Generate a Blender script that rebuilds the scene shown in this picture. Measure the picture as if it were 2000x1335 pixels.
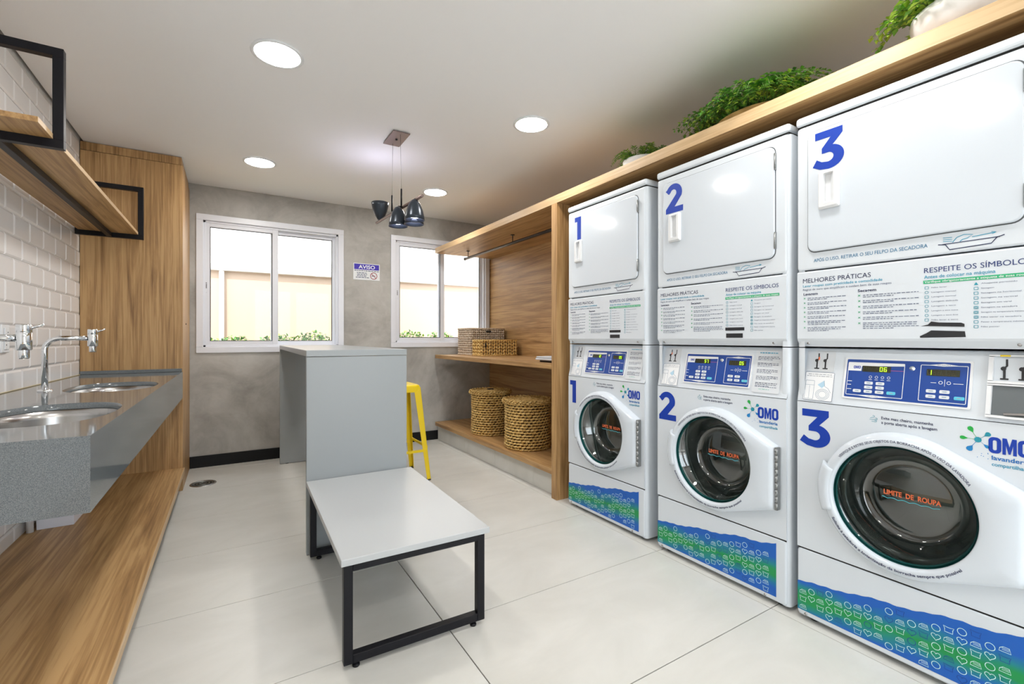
import bpy, bmesh, math, random
from mathutils import Vector, Matrix

# ------------------------------------------------------------------ scene, camera, light
for o in list(bpy.data.objects):
    bpy.data.objects.remove(o, do_unlink=True)
scene = bpy.context.scene
C = scene.collection
random.seed(7)
PI = math.pi

cam_data = bpy.data.cameras.new('camera')
cam = bpy.data.objects.new('camera', cam_data)
C.objects.link(cam)
cam.location = (0, 0, 1.12)
cam.rotation_euler = (PI / 2, 0, -math.atan(550 / 902))
cam_data.sensor_width = 36
cam_data.lens = 36 * 902 / 2000
cam_data.shift_y = -6.5 / 2000
cam_data.clip_start = 0.02
scene.camera = cam
scene.cycles.max_bounces = 9

scene.view_settings.view_transform = 'Standard'
scene.view_settings.look = 'None'
scene.view_settings.gamma = 1
scene.view_settings.use_curve_mapping = False
scene.view_settings.exposure = 1.15

world = bpy.data.worlds.new('sky')
scene.world = world
world.use_nodes = True
wn = world.node_tree.nodes
wn['Background'].inputs['Color'].default_value = (0.86, 0.93, 1.0, 1)
wn['Background'].inputs['Strength'].default_value = 2.8

sun_data = bpy.data.lights.new('sun', 'SUN')
sun_data.energy = 3.5
sun_data.angle = 0.02
sun_data.color = (1.0, 0.95, 0.87)
sun = bpy.data.objects.new('sun', sun_data)
C.objects.link(sun)
sun.rotation_euler = Vector((0.25, 0.42, -0.87)).to_track_quat('-Z', 'Y').to_euler()

LAMP_POWER = 42.0          # emission of each ceiling downlight disc

# ------------------------------------------------------------------ materials
MATS = {}
def mat(name, col, rough=0.5, metal=0.0, spec=0.5, emit=None, estr=0.0, coat=0.0):
    if name in MATS: return MATS[name]
    m = bpy.data.materials.new(name); m.use_nodes = True
    b = m.node_tree.nodes['Principled BSDF']
    b.inputs['Base Color'].default_value = (*col, 1)
    b.inputs['Roughness'].default_value = rough
    b.inputs['Metallic'].default_value = metal
    b.inputs['Specular IOR Level'].default_value = spec
    b.inputs['Coat Weight'].default_value = coat
    if emit:
        b.inputs['Emission Color'].default_value = (*emit, 1)
        b.inputs['Emission Strength'].default_value = estr
    MATS[name] = m
    return m

def nodes_of(m):
    nt = m.node_tree
    return nt, nt.nodes, nt.links, nt.nodes['Principled BSDF']

def noise(nt, vec, scale, detail=4, rough=0.55, dist=0.0):
    n = nt.nodes.new('ShaderNodeTexNoise')
    n.inputs['Scale'].default_value = scale
    n.inputs['Detail'].default_value = detail
    n.inputs['Roughness'].default_value = rough
    n.inputs['Distortion'].default_value = dist
    if vec is not None: nt.links.new(vec, n.inputs['Vector'])
    return n

def ramp(nt, fac, stops):
    r = nt.nodes.new('ShaderNodeValToRGB')
    e = r.color_ramp.elements
    while len(e) < len(stops): e.new(0.5)
    for i, (p, c) in enumerate(stops):
        e[i].position = p; e[i].color = (*c, 1)
    nt.links.new(fac, r.inputs['Fac'])
    return r

def coords(nt, scale, rot=(0, 0, 0)):
    t = nt.nodes.new('ShaderNodeTexCoord')
    mp = nt.nodes.new('ShaderNodeMapping')
    mp.inputs['Scale'].default_value = scale
    mp.inputs['Rotation'].default_value = rot
    nt.links.new(t.outputs['Object'], mp.inputs['Vector'])
    return mp.outputs['Vector']

def bump(nt, h, strength, dist, bsdf):
    b = nt.nodes.new('ShaderNodeBump')
    b.inputs['Strength'].default_value = strength
    b.inputs['Distance'].default_value = dist
    nt.links.new(h, b.inputs['Height'])
    nt.links.new(b.outputs['Normal'], bsdf.inputs['Normal'])

def wood(name, axis, dark, mid, light, rough=0.42):
    """oak laminate, grain running along axis (0, 1 or 2)"""
    m = mat(name, mid, rough)
    nt, N, L, b = nodes_of(m)
    sc = [9.0, 9.0, 9.0]; sc[axis] = 0.55
    v = coords(nt, sc)
    n1 = noise(nt, v, 1.6, 5, 0.6, 1.2)
    sc2 = [95.0, 95.0, 95.0]; sc2[axis] = 2.2
    v2 = coords(nt, sc2)
    n2 = noise(nt, v2, 1.0, 3, 0.6)
    mx = N.new('ShaderNodeMath'); mx.operation = 'MULTIPLY_ADD'
    L.new(n2.outputs['Fac'], mx.inputs[0]); mx.inputs[1].default_value = 0.75
    L.new(n1.outputs['Fac'], mx.inputs[2])
    r = ramp(nt, mx.outputs[0], [(0.62, dark), (0.84, mid), (1.0, light)])
    L.new(r.outputs['Color'], b.inputs['Base Color'])
    bump(nt, n2.outputs['Fac'], 0.06, 0.002, b)
    return m

OD, OM, OL = (0.235, 0.122, 0.045), (0.42, 0.240, 0.095), (0.55, 0.340, 0.150)
wood_z = wood('oak_grain_upright', 2, OD, OM, OL)
wood_y = wood('oak_grain_lengthwise', 1, OD, OM, OL)
wood_edge = wood('oak_edge_band', 1, (0.46, 0.30, 0.15), (0.60, 0.41, 0.22), (0.68, 0.49, 0.28))

white = mat('white_enamel', (0.715, 0.77, 0.825), 0.16, spec=0.5)
white_door = mat('white_door_enamel', (0.675, 0.735, 0.80), 0.10)
white_plastic = mat('white_plastic', (0.80, 0.82, 0.84), 0.38)
alu_white = mat('white_aluminium', (0.80, 0.82, 0.88), 0.3)
steel = mat('brushed_steel', (0.45, 0.44, 0.43), 0.26, 1.0)
chrome = mat('chrome', (0.80, 0.82, 0.84), 0.06, 1.0)
black_steel = mat('black_powder_coat', (0.006, 0.006, 0.009), 0.42, spec=0.25)
dark_gap = mat('dark_gap', (0.012, 0.012, 0.012), 0.9)
rubber = mat('grey_rubber', (0.04, 0.044, 0.048), 0.5)
blue = mat('blue_vinyl', (0.004, 0.045, 0.40), 0.4)
navy = mat('navy_ink', (0.018, 0.028, 0.09), 0.5)
grey_ink = mat('grey_ink', (0.13, 0.16, 0.25), 0.5)
cyan_ink = mat('cyan_ink', (0.035, 0.33, 0.50), 0.5)
green_ink = mat('green_ink', (0.03, 0.45, 0.20), 0.5)
teal_ink = mat('teal_ink', (0.02, 0.30, 0.40), 0.5)
pale_ink = mat('pale_outline_ink', (0.62, 0.92, 0.90), 0.5)
white_ink = mat('white_ink', (0.86, 0.88, 0.9), 0.5)
red_ink = mat('red_orange_ink', (0.95, 0.20, 0.07), 0.5)
black_tape = mat('black_tape', (0.018, 0.019, 0.023), 0.5)
led_green = mat('green_digit', (0.2, 0.6, 0.02), 0.5, emit=(0.50, 1.0, 0.02), estr=0.9)
display_dark = mat('display_window', (0.035, 0.038, 0.018), 0.25)
digit_off = mat('unlit_digit', (0.10, 0.075, 0.03), 0.5)
button_white = mat('button_white', (0.72, 0.76, 0.80), 0.4)
button_cyan = mat('button_cyan', (0.10, 0.55, 0.72), 0.4)
grey_lam = mat('grey_laminate', (0.33, 0.355, 0.365), 0.32)
yellow = mat('yellow_paint', (0.86, 0.62, 0.008), 0.28)
green_a = mat('leaf_green', (0.11, 0.34, 0.04), 0.45)
green_b = mat('leaf_lime', (0.34, 0.56, 0.06), 0.45)
green_c = mat('leaf_dark', (0.045, 0.17, 0.025), 0.45)
stem_mat = mat('stem_green', (0.10, 0.17, 0.04), 0.6)

# quartz for the sink counter
quartz = mat('grey_quartz', (0.27, 0.29, 0.30), 0.07)
nt, N, L, b = nodes_of(quartz)
q = noise(nt, coords(nt, (1, 1, 1)), 520, 2, 0.75)
r = ramp(nt, q.outputs['Fac'], [(0.36, (0.10, 0.118, 0.128)), (0.64, (0.225, 0.245, 0.255))])
L.new(r.outputs['Color'], b.inputs['Base Color'])

# burnished cement
cement = mat('burnished_cement', (0.4, 0.39, 0.36), 0.55)
nt, N, L, b = nodes_of(cement)
v = coords(nt, (1, 1, 1))
n1 = noise(nt, v, 1.6, 8, 0.62, 1.6)
n2 = noise(nt, v, 9.0, 6, 0.65, 0.8)
mx = N.new('ShaderNodeMath'); mx.operation = 'MULTIPLY_ADD'
L.new(n2.outputs['Fac'], mx.inputs[0]); mx.inputs[1].default_value = 0.35; L.new(n1.outputs['Fac'], mx.inputs[2])
r = ramp(nt, mx.outputs[0], [(0.45, (0.31, 0.295, 0.27)), (0.68, (0.44, 0.425, 0.395)), (0.90, (0.54, 0.53, 0.50))])
L.new(r.outputs['Color'], b.inputs['Base Color'])
bump(nt, n2.outputs['Fac'], 0.08, 0.004, b)

# porcelain floor tile
floor_mat = mat('porcelain_tile', (0.62, 0.605, 0.56), 0.3)
nt, N, L, b = nodes_of(floor_mat)
v = coords(nt, (1, 1.8, 1))
n1 = noise(nt, v, 2.4, 7, 0.6, 0.6)
r = ramp(nt, n1.outputs['Fac'], [(0.3, (0.64, 0.63, 0.585)), (0.7, (0.73, 0.72, 0.68))])
L.new(r.outputs['Color'], b.inputs['Base Color'])
n3 = noise(nt, v, 30, 4)
rr = N.new('ShaderNodeMapRange'); L.new(n3.outputs['Fac'], rr.inputs['Value'])
rr.inputs['To Min'].default_value = 0.24; rr.inputs['To Max'].default_value = 0.38
L.new(rr.outputs['Result'], b.inputs['Roughness'])
grout = mat('dark_grout', (0.07, 0.06, 0.05), 0.9)
wall_grout = mat('white_grout', (0.74, 0.73, 0.71), 0.8)
tile_white = mat('white_glazed_tile', (0.85, 0.845, 0.85), 0.12)
ceil_mat = mat('ceiling_paint', (0.90, 0.90, 0.90), 0.85)
plaster = mat('white_plaster', (0.72, 0.70, 0.67), 0.85)
skirting = mat('black_skirting', (0.006, 0.006, 0.007), 0.4, spec=0.25)

# seagrass
def grass_mat(name, c1, c2, c3):
    m = mat(name, c2, 0.6)
    nt, N, L, b = nodes_of(m)
    v = coords(nt, (1, 1, 1))
    n = noise(nt, v, 38, 4, 0.7)
    r = ramp(nt, n.outputs['Fac'], [(0.32, c1), (0.5, c2), (0.68, c3)])
    L.new(r.outputs['Color'], b.inputs['Base Color'])
    return m
seagrass = grass_mat('seagrass', (0.42, 0.235, 0.055), (0.72, 0.47, 0.155), (0.90, 0.69, 0.33))
seagrass_pale = grass_mat('pale_wicker', (0.44, 0.34, 0.25), (0.60, 0.49, 0.38), (0.74, 0.63, 0.51))
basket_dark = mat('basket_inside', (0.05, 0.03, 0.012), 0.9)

# washer glass: real reflection over real transparency
def pane(name, tint, refl, rough=0.02):
    m = bpy.data.materials.new(name); m.use_nodes = True
    nt = m.node_tree; N = nt.nodes; L = nt.links
    N.remove(N['Principled BSDF'])
    tr = N.new('ShaderNodeBsdfTransparent'); tr.inputs['Color'].default_value = (*tint, 1)
    gl = N.new('ShaderNodeBsdfGlossy'); gl.inputs['Roughness'].default_value = rough
    lw = N.new('ShaderNodeLayerWeight'); lw.inputs['Blend'].default_value = 0.5
    pw_ = N.new('ShaderNodeMath'); pw_.operation = 'POWER'; L.new(lw.outputs['Facing'], pw_.inputs[0]); pw_.inputs[1].default_value = 4.0
    ma = N.new('ShaderNodeMath'); ma.operation = 'MULTIPLY_ADD'; L.new(pw_.outputs[0], ma.inputs[0]); ma.inputs[1].default_value = 0.6; ma.inputs[2].default_value = refl
    mx = N.new('ShaderNodeMixShader')
    L.new(ma.outputs[0], mx.inputs[0]); L.new(tr.outputs[0], mx.inputs[1]); L.new(gl.outputs[0], mx.inputs[2])
    L.new(mx.outputs[0], N['Material Output'].inputs['Surface'])
    return m
win_glass = pane('window_glass', (0.97, 0.98, 0.98), 0.012)
door_glass = pane('washer_glass', (0.74, 0.82, 0.79), 0.15)
teal_rim = mat('teal_glass_edge', (0.012, 0.085, 0.083), 0.12)
drum_mat = mat('drum_steel', (0.36, 0.385, 0.375), 0.4, 0.35)

# printed wrap on the kick panel
wrap_mat = mat('printed_wrap', (0.01, 0.15, 0.6), 0.4)
nt, N, L, b = nodes_of(wrap_mat)
t = N.new('ShaderNodeTexCoord'); sp = N.new('ShaderNodeSeparateXYZ')
L.new(t.outputs['Object'], sp.inputs[0])
n = noise(nt, coords(nt, (1, 5, 9)), 1.3, 2, 0.5)
def math_node(op, a, bb):
    k = N.new('ShaderNodeMath'); k.operation = op
    for i, x in enumerate((a, bb)):
        if isinstance(x, (int, float)): k.inputs[i].default_value = x
        else: L.new(x, k.inputs[i])
    return k.outputs[0]
line = math_node('MULTIPLY', sp.outputs['Y'], -0.09)              # the green band climbs to the right
dz = math_node('ABSOLUTE', math_node('SUBTRACT', sp.outputs['Z'], math_node('ADD', line, 0.085)), 0)
f = math_node('ADD', math_node('MULTIPLY', dz, 12.5), math_node('MULTIPLY', math_node('SUBTRACT', n.outputs['Fac'], 0.5), 1.0))
r = ramp(nt, f, [(0.10, (0.005, 0.30, 0.075)), (0.42, (0.004, 0.235, 0.29)), (0.78, (0.003, 0.115, 0.52))])
L.new(r.outputs['Color'], b.inputs['Base Color'])

# ------------------------------------------------------------------ mesh helpers
def tag(o, label=None, cat=None, group=None, kind=None):
    if label: o['label'] = label
    if cat: o['category'] = cat
    if group: o['group'] = group
    if kind: o['kind'] = kind
    return o

def thing(name, label, cat, loc=(0, 0, 0), rz=0.0, group=None):
    o = bpy.data.objects.new(name, None); C.objects.link(o)
    o.empty_display_size = 0.1
    o.location = loc; o.rotation_euler = (0, 0, rz)
    return tag(o, label, cat, group)

class MB:
    """collects shapes into one mesh; faces carry a material index"""
    def __init__(s): s.v = []; s.f = []; s.m = []; s.sm = []
    def add(s, vs, fs, mi=0, smooth=False):
        k = len(s.v); s.v += [tuple(p) for p in vs]
        for f in fs:
            s.f.append(tuple(i + k for i in f)); s.m.append(mi); s.sm.append(smooth)
        return s
    def bm(s, bm, mi=0, smooth=False):
        bm.verts.index_update()
        s.add([v.co for v in bm.verts], [[v.index for v in f.verts] for f in bm.faces], mi, smooth)
        bm.free(); return s
    def box(s, x0, x1, y0, y1, z0, z1, bev=0.0, seg=2, mi=0):
        bm = bmesh.new(); bmesh.ops.create_cube(bm, size=1)
        bmesh.ops.scale(bm, vec=(abs(x1 - x0), abs(y1 - y0), abs(z1 - z0)), verts=bm.verts)
        bmesh.ops.translate(bm, vec=((x0 + x1) / 2, (y0 + y1) / 2, (z0 + z1) / 2), verts=bm.verts)
        if bev > 0: bmesh.ops.bevel(bm, geom=list(bm.edges), offset=bev, segments=seg, profile=0.5, affect='EDGES')
        return s.bm(bm, mi, False)
    def prism(s, poly, axis, a, b, mi=0):
        """2D polygon extruded along axis; poly given in the other two axes in order"""
        def P(p, t):
            q = list(p); q.insert(axis, t); return q
        n = len(poly)
        vs = [P(p, a) for p in poly] + [P(p, b) for p in poly]
        fs = [list(range(n))[::-1], list(range(n, 2 * n))] + [[i, (i + 1) % n, n + (i + 1) % n, n + i] for i in range(n)]
        return s.add(vs, fs, mi)
    def loft(s, rings, closed=True, cap0=False, cap1=False, mi=0, smooth=True):
        n = len(rings[0]); vs = [p for r in rings for p in r]; fs = []
        for k in range(len(rings) - 1):
            for i in range(n if closed else n - 1):
                j = (i + 1) % n
                fs.append([k * n + i, k * n + j, (k + 1) * n + j, (k + 1) * n + i])
        s.add(vs, fs, mi, smooth)
        if cap0: s.add(rings[0], [list(range(n))[::-1]], mi)
        if cap1: s.add(rings[-1], [list(range(n))], mi)
        return s
    def tube(s, pts, r, n=10, mi=0, caps=True):
        pts = [Vector(p) for p in pts]; rs = r if isinstance(r, (list, tuple)) else [r] * len(pts)
        rings = []; up = None
        for i, p in enumerate(pts):
            d = (pts[min(i + 1, len(pts) - 1)] - pts[max(i - 1, 0)]).normalized()
            if up is None:
                up = Vector((0, 0, 1)) if abs(d.z) < 0.9 else Vector((1, 0, 0))
            a = d.cross(up).normalized(); bb = a.cross(d).normalized(); up = bb
            rings.append([p + (a * math.cos(2 * PI * k / n) + bb * math.sin(2 * PI * k / n)) * rs[i] for k in range(n)])
        return s.loft(rings, True, caps, caps, mi)
    def bar(s, p, q, w, h=None, mi=0):
        p = Vector(p); q = Vector(q); h = h or w; d = (q - p).normalized()
        up = Vector((0, 0, 1)) if abs(d.z) < 0.9 else Vector((0, 1, 0))
        a = d.cross(up).normalized() * w / 2; bb = a.cross(d).normalized() * h / 2
        r0 = [p + a + bb, p - a + bb, p - a - bb, p + a - bb]; r1 = [x + (q - p) for x in r0]
        return s.loft([r0, r1], True, True, True, mi, False)
    def lathe(s, prof, n=32, axis=2, cen=(0, 0, 0), cap0=False, cap1=False, mi=0, smooth=True):
        rings = []
        for (r, h) in prof:
            ring = []
            for k in range(n):
                a = 2 * PI * k / n; c, d = r * math.cos(a), r * math.sin(a)
                p = [c, d]; p.insert(axis, h)
                ring.append((p[0] + cen[0], p[1] + cen[1], p[2] + cen[2]))
            rings.append(ring)
        return s.loft(rings, True, cap0, cap1, mi, smooth)
    def build(s, name, mats, parent=None, recalc=True):
        me = bpy.data.meshes.new(name); me.from_pydata(s.v, [], s.f)
        if not isinstance(mats, (list, tuple)): mats = [mats]
        for m in mats: me.materials.append(m)
        me.polygons.foreach_set('material_index', s.m)
        me.polygons.foreach_set('use_smooth', s.sm)
        if recalc:
            bm = bmesh.new(); bm.from_mesh(me)
            bmesh.ops.remove_doubles(bm, verts=bm.verts, dist=1e-5)
            bmesh.ops.recalc_face_normals(bm, faces=bm.faces)
            bm.to_mesh(me); bm.free()
        me.update()
        o = bpy.data.objects.new(name, me); C.objects.link(o)
        if parent: o.parent = parent
        return o

def copy_tree(o, parent=None):
    c = o.copy(); C.objects.link(c); c.parent = parent
    for ch in list(o.children): copy_tree(ch, c)
    return c

def struct(o): o['kind'] = 'structure'; return o

# 2D text as polygons
_dg = None
def text2d(body, size=1.0, bold=0.0, spacing=1.0, res=3):
    cu = bpy.data.curves.new('txt', 'FONT'); cu.body = body; cu.size = size
    cu.offset = bold * size; cu.space_character = spacing; cu.resolution_u = res
    ob = bpy.data.objects.new('txt', cu); C.objects.link(ob)
    dg = bpy.context.evaluated_depsgraph_get(); dg.update()
    me = bpy.data.meshes.new_from_object(ob.evaluated_get(dg))
    vs = [(v.co.x, v.co.y) for v in me.vertices]; fs = [list(p.vertices) for p in me.polygons]
    bpy.data.objects.remove(ob); bpy.data.curves.remove(cu); bpy.data.meshes.remove(me)
    return vs, fs
_tc = {}
def text_fit(body, x, y, width=None, cap=0.01, bold=0.0, spacing=1.0):
    """text polygons with baseline at y, left edge x, capital height cap, squeezed to width"""
    key = (body, bold, spacing)
    if key not in _tc: _tc[key] = text2d(body, 1.0, bold, spacing)
    vs, fs = _tc[key]
    if not vs: return [], []
    x0 = min(v[0] for v in vs); x1 = max(v[0] for v in vs)
    ky = cap / 0.70
    kx = ky if width is None else width / (x1 - x0)
    return [(x + (v[0] - x0) * kx, y + v[1] * ky) for v in vs], fs

def stroke2d(pts, w, closed=False):
    """flat ribbon along a 2D polyline"""
    n = len(pts); L_, R_ = [], []
    for i, p in enumerate(pts):
        a = pts[(i - 1) % n] if (closed or i > 0) else p
        c = pts[(i + 1) % n] if (closed or i < n - 1) else p
        dx, dy = c[0] - a[0], c[1] - a[1]; l = math.hypot(dx, dy) or 1
        nx, ny = -dy / l * w / 2, dx / l * w / 2
        L_.append((p[0] + nx, p[1] + ny)); R_.append((p[0] - nx, p[1] - ny))
    vs = L_ + R_; fs = []
    for i in range(n if closed else n - 1):
        j = (i + 1) % n; fs.append([i, j, n + j, n + i])
    return vs, fs
def rect2d(x0, x1, y0, y1): return [(x0, y0), (x1, y0), (x1, y1), (x0, y1)], [[0, 1, 2, 3]]
def circ2d(cx, cy, r, n=16, ry=None): return [(cx + r * math.cos(2 * PI * k / n), cy + (ry or r) * math.sin(2 * PI * k / n)) for k in range(n)]

# ------------------------------------------------------------------ room dimensions
XL, XR, YB, YF, ZC = -0.866, 2.67, 4.848, -1.7, 2.46
YP, XP = 4.17, -0.30                      # front and side of the tall wood cabinet
XS = 1.928                                # front of the wood shelf frame

# floor: grout bed and one object for each 60 x 120 porcelain tile
fl = MB().box(XL - .15, XR + .15, YF - .15, YB + .2, -0.12, -0.004).build('floor', grout)
struct(fl)
xs = [XL, -0.48, 0.72, 1.92, XR]
ys = [YF] + [1.683 + .603 * k for k in range(-5, 6)] + [YB]
ys = sorted(y for y in ys if YF <= y <= YB)
tile_mesh = {}
for i in range(len(xs) - 1):
    for j in range(len(ys) - 1):
        w, d = xs[i + 1] - xs[i] - .0036, ys[j + 1] - ys[j] - .0036
        if d < .02: continue
        key = (round(w, 3), round(d, 3))
        if key not in tile_mesh:
            o = MB().box(-w / 2, w / 2, -d / 2, d / 2, -0.006, 0, 0.0008, 1).build('tile', floor_mat)
            tile_mesh[key] = o.data
        else:
            o = bpy.data.objects.new('tile', tile_mesh[key]); C.objects.link(o)
        o.location = ((xs[i] + xs[i + 1]) / 2, (ys[j] + ys[j + 1]) / 2, 0); o.parent = fl

# ceiling with a shadow gap around it
struct(MB().box(XL + .014, XR - .014, YF + .01, YB - .006, ZC, ZC + .03).build('ceiling', ceil_mat))
struct(MB().box(XL - .15, XR + .15, YF - .15, YB + .2, ZC + .05, ZC + .2).build('ceiling_slab', dark_gap))

# walls
wl = struct(MB().box(XL - .15, XL - .006, YF, YB, 0, ZC + .05).build('wall_left', wall_grout))
struct(MB().box(XR, XR + .15, YF, YB + .2, 0, ZC + .05).build('wall_right', plaster))
DX0, DX1, DZ = .40, 2.05, 2.25                # unseen glazed entrance, added behind the viewpoint to supply bluish daylight
struct(MB().box(XL - .15, DX0, YF - .15, YF, 0, ZC + .05).box(DX1, XR + .15, YF - .15, YF, 0, ZC + .05).box(DX0, DX1, YF - .15, YF, DZ, ZC + .05).build('wall_front', plaster))
struct(MB().box(-8, 10, -14, YF - .15, -.12, -.01).build('ground_front', mat('pale_paving', (.55, .53, .50), .8)))
W1 = (-0.254, 0.972, 0.995, 2.208); W2 = (1.450, 2.634, 1.028, 2.220)
def hole(w): return (w[0] + .045, w[1] - .045, w[2] + .045, w[3] - .045)
h1, h2 = hole(W1), hole(W2)
bw = MB()
for (x0, x1, z0, z1) in ((XL - .15, h1[0], 0, ZC + .05), (h1[1], h2[0], 0, ZC + .05), (h2[1], XR, 0, ZC + .05),
                         (h1[0], h1[1], 0, h1[2]), (h1[0], h1[1], h1[3], ZC + .05),
                         (h2[0], h2[1], 0, h2[2]), (h2[0], h2[1], h2[3], ZC + .05)):
    bw.box(x0, x1, YB, YB + .16, z0, z1)
struct(bw.build('wall_back', cement))
struct(MB().box(XP, 1.985, YB - .014, YB, 0, .10, .002).build('baseboard_back', skirting))

# metro tiles on the left wall: one object per tile where the photo shows them
TP, TH = 0.20, 0.105
def tile_shape(mb, y0, y1, z0, z1, xb=XL - .006):
    g, bv, t = .0016, .011, .0075
    o = [(xb, y0 + g, z0 + g), (xb, y1 - g, z0 + g), (xb, y1 - g, z1 - g), (xb, y0 + g, z1 - g)]
    m_ = [(xb + .0025, *p[1:]) for p in o]
    bx_ = min(bv, (y1 - y0) * .3)
    i = [(xb + t, y0 + bx_, z0 + bv), (xb + t, y1 - bx_, z0 + bv), (xb + t, y1 - bx_, z1 - bv), (xb + t, y0 + bx_, z1 - bv)]
    fs = []
    for k in range(4):
        j = (k + 1) % 4; fs += [[k, j, 4 + j, 4 + k], [4 + k, 4 + j, 8 + j, 8 + k]]
    mb.add(o + m_ + i, fs + [[8, 9, 10, 11]])
far_tiles = MB(); shared = {}
row0 = 1.287
for rr_ in range(-11, 12):
    z0 = row0 + rr_ * TH; z1 = z0 + TH
    if z1 > ZC + .04 or z0 < 0.02: continue
    ph = 2.96 + (0 if rr_ % 2 == 0 else .1)
    for k in range(-25, 8):
        y0 = ph + k * TP; y1 = y0 + TP
        y0c, y1c = max(y0, YF), min(y1, YP)
        if y1c - y0c < .02: continue
        if y1c > 2.75 and z1 > .16:
            key = (round(y1c - y0c, 3))
            if key not in shared:
                mb = MB(); h = (y1c - y0c) / 2; tile_shape(mb, -h, h, -TH / 2, TH / 2, 0)
                o = mb.build('tile', tile_white); shared[key] = o.data
            else:
                o = bpy.data.objects.new('tile', shared[key]); C.objects.link(o)
            o.location = (XL - .006, (y0c + y1c) / 2, (z0 + z1) / 2); o.parent = wl
        else:
            tile_shape(far_tiles, y0c, y1c, z0, z1)
tag(far_tiles.build('tile_field', tile_white, wl), kind='stuff')

# ------------------------------------------------------------------ windows
def make_window(n, W, front_left=True):
    x0, x1, z0, z1 = W
    root = bpy.data.objects.new('window_%d' % n, None); C.objects.link(root)
    root.location = ((x0 + x1) / 2, YB, z0); struct(root)
    ox, oz = -(x0 + x1) / 2, -z0
    def part(mb, name, m, par=root):
        o = mb.build(name, m, par)
        if par is root: o.matrix_parent_inverse = Matrix.Translation(-root.location)
        return o
    fw = .052
    f = MB()
    for (a, b_, c, d) in ((x0, x1, z1 - fw, z1), (x0, x1, z0, z0 + fw), (x0, x0 + fw, z0 + fw, z1 - fw), (x1 - fw, x1, z0 + fw, z1 - fw)):
        f.box(a, b_, YB - .016, YB + .004, c, d, .003)
    part(f, 'frame', alu_white)
    t = MB(); i = fw - .012
    for (a, b_, c, d) in ((x0 + i, x1 - i, z1 - i - .03, z1 - i), (x0 + i, x1 - i, z0 + i, z0 + i + .03),
                          (x0 + i, x0 + i + .03, z0 + i, z1 - i), (x1 - i - .03, x1 - i, z0 + i, z1 - i)):
        t.box(a, b_, YB + .005, YB + .10, c, d, .002)
    part(t, 'track', alu_white)
    xm = (x0 + x1) / 2 - .005
    for side in (0, 1):
        a, b_ = (x0 + i + .012, xm + .03) if side == 0 else (xm - .03, x1 - i - .012)
        y = YB + .012 if side == 0 else YB + .05
        s = MB(); sw = .048
        c, d = z0 + i + .015, z1 - i - .015
        s.box(a, a + sw, y, y + .03, c, d, .003); s.box(b_ - sw, b_, y, y + .03, c, d, .003)
        s.box(a + sw, b_ - sw, y, y + .03, c, c + sw, .003); s.box(a + sw, b_ - sw, y, y + .03, d - sw, d, .003)
        so = part(s, 'sash', alu_white)
        g = MB().box(a + sw - .004, b_ - sw + .004, y + .013, y + .017, c + sw - .004, d - sw + .004)
        go = g.build('pane', win_glass, so)
        gk = MB()
        for (p, q_, rz0, rz1) in ((a + sw, a + sw + .006, c + sw, d - sw), (b_ - sw - .006, b_ - sw, c + sw, d - sw),
                                  (a + sw, b_ - sw, c + sw, c + sw + .006), (a + sw, b_ - sw, d - sw - .006, d - sw)):
            gk.box(p, q_, y + .004, y + .012, rz0, rz1)
        gk.build('gasket', rubber, so)
        lz = (z0 + z1) / 2 - .02
        lx = a + sw * .45 if side == 0 else a + sw * .62
        l = MB().box(lx - .007, lx + .007, y - .006, y, lz - .055, lz + .055, .002)
        l.box(lx - .003, lx + .004, y - .010, y - .006, lz - .02, lz + .02, .001, 1, 1)
        l.box(lx - .004, lx + .004, y - .0075, y - .006, lz + .024, lz + .032, 0, 1, 1)
        l.build('latch', [alu_white, mat('latch_grey', (.2, .2, .22), .4)], so)
    return root
make_window(1, W1); make_window(2, W2)
d1 = bpy.data.objects.new('added_door', None); C.objects.link(d1); struct(d1)  # added entrance, lets daylight fill the room from behind the camera
xm_ = (DX0 + DX1) / 2
for (a, b_) in ((DX0, xm_ - .002), (xm_ + .002, DX1)):
    lf = MB()
    for (p, q_, z0, z1) in ((a, a + .06, .005, DZ), (b_ - .06, b_, .005, DZ), (a + .06, b_ - .06, .005, .11), (a + .06, b_ - .06, DZ - .07, DZ)):
        lf.box(p, q_, YF - .10, YF - .06, z0, z1, .002, 1)
    lo = lf.build('added_door_leaf', alu_white, d1)
    MB().box(a + .058, b_ - .058, YF - .083, YF - .077, .108, DZ - .068).build('pane', win_glass, lo)

# outside: ground, two boundary walls, down pipe, shrubs
peach = mat('peach_render', (0.47, 0.352, 0.268), 0.9)
pale_render = mat('pale_render', (0.78, 0.72, 0.64), 0.9)
nt, N, L, b = nodes_of(pale_render)
n = noise(nt, coords(nt, (1, 1, 2)), 2.2, 7, 0.65)
r = ramp(nt, n.outputs['Fac'], [(0.36, (0.46, 0.41, 0.37)), (0.52, (0.62, 0.59, 0.56))]); L.new(r.outputs['Color'], b.inputs['Base Color'])
struct(MB().box(-6, 9, YB + .2, 9, -.1, .75).build('ground_outside', mat('soil', (.25, .19, .12), .9)))
ow = struct(MB().box(-6, 9, 6.6, 6.8, .7, 1.94).build('wall_outside', peach))
MB().box(-6, 9, 6.55, 6.85, 1.94, 2.03, .01).build('coping', mat('white_coping', (.60, .57, .53), .8), ow)
struct(MB().box(-6, 9, 6.86, 7.1, .7, 4.6).build('wall_outside_upper', pale_render))
dp = MB().tube([(-.09, 6.56, .76), (-.09, 6.56, 1.93)], .026, 12)
tag(dp.build('down_pipe', white_plastic), 'white down pipe running up the peach wall outside the window', 'pipe')

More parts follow.
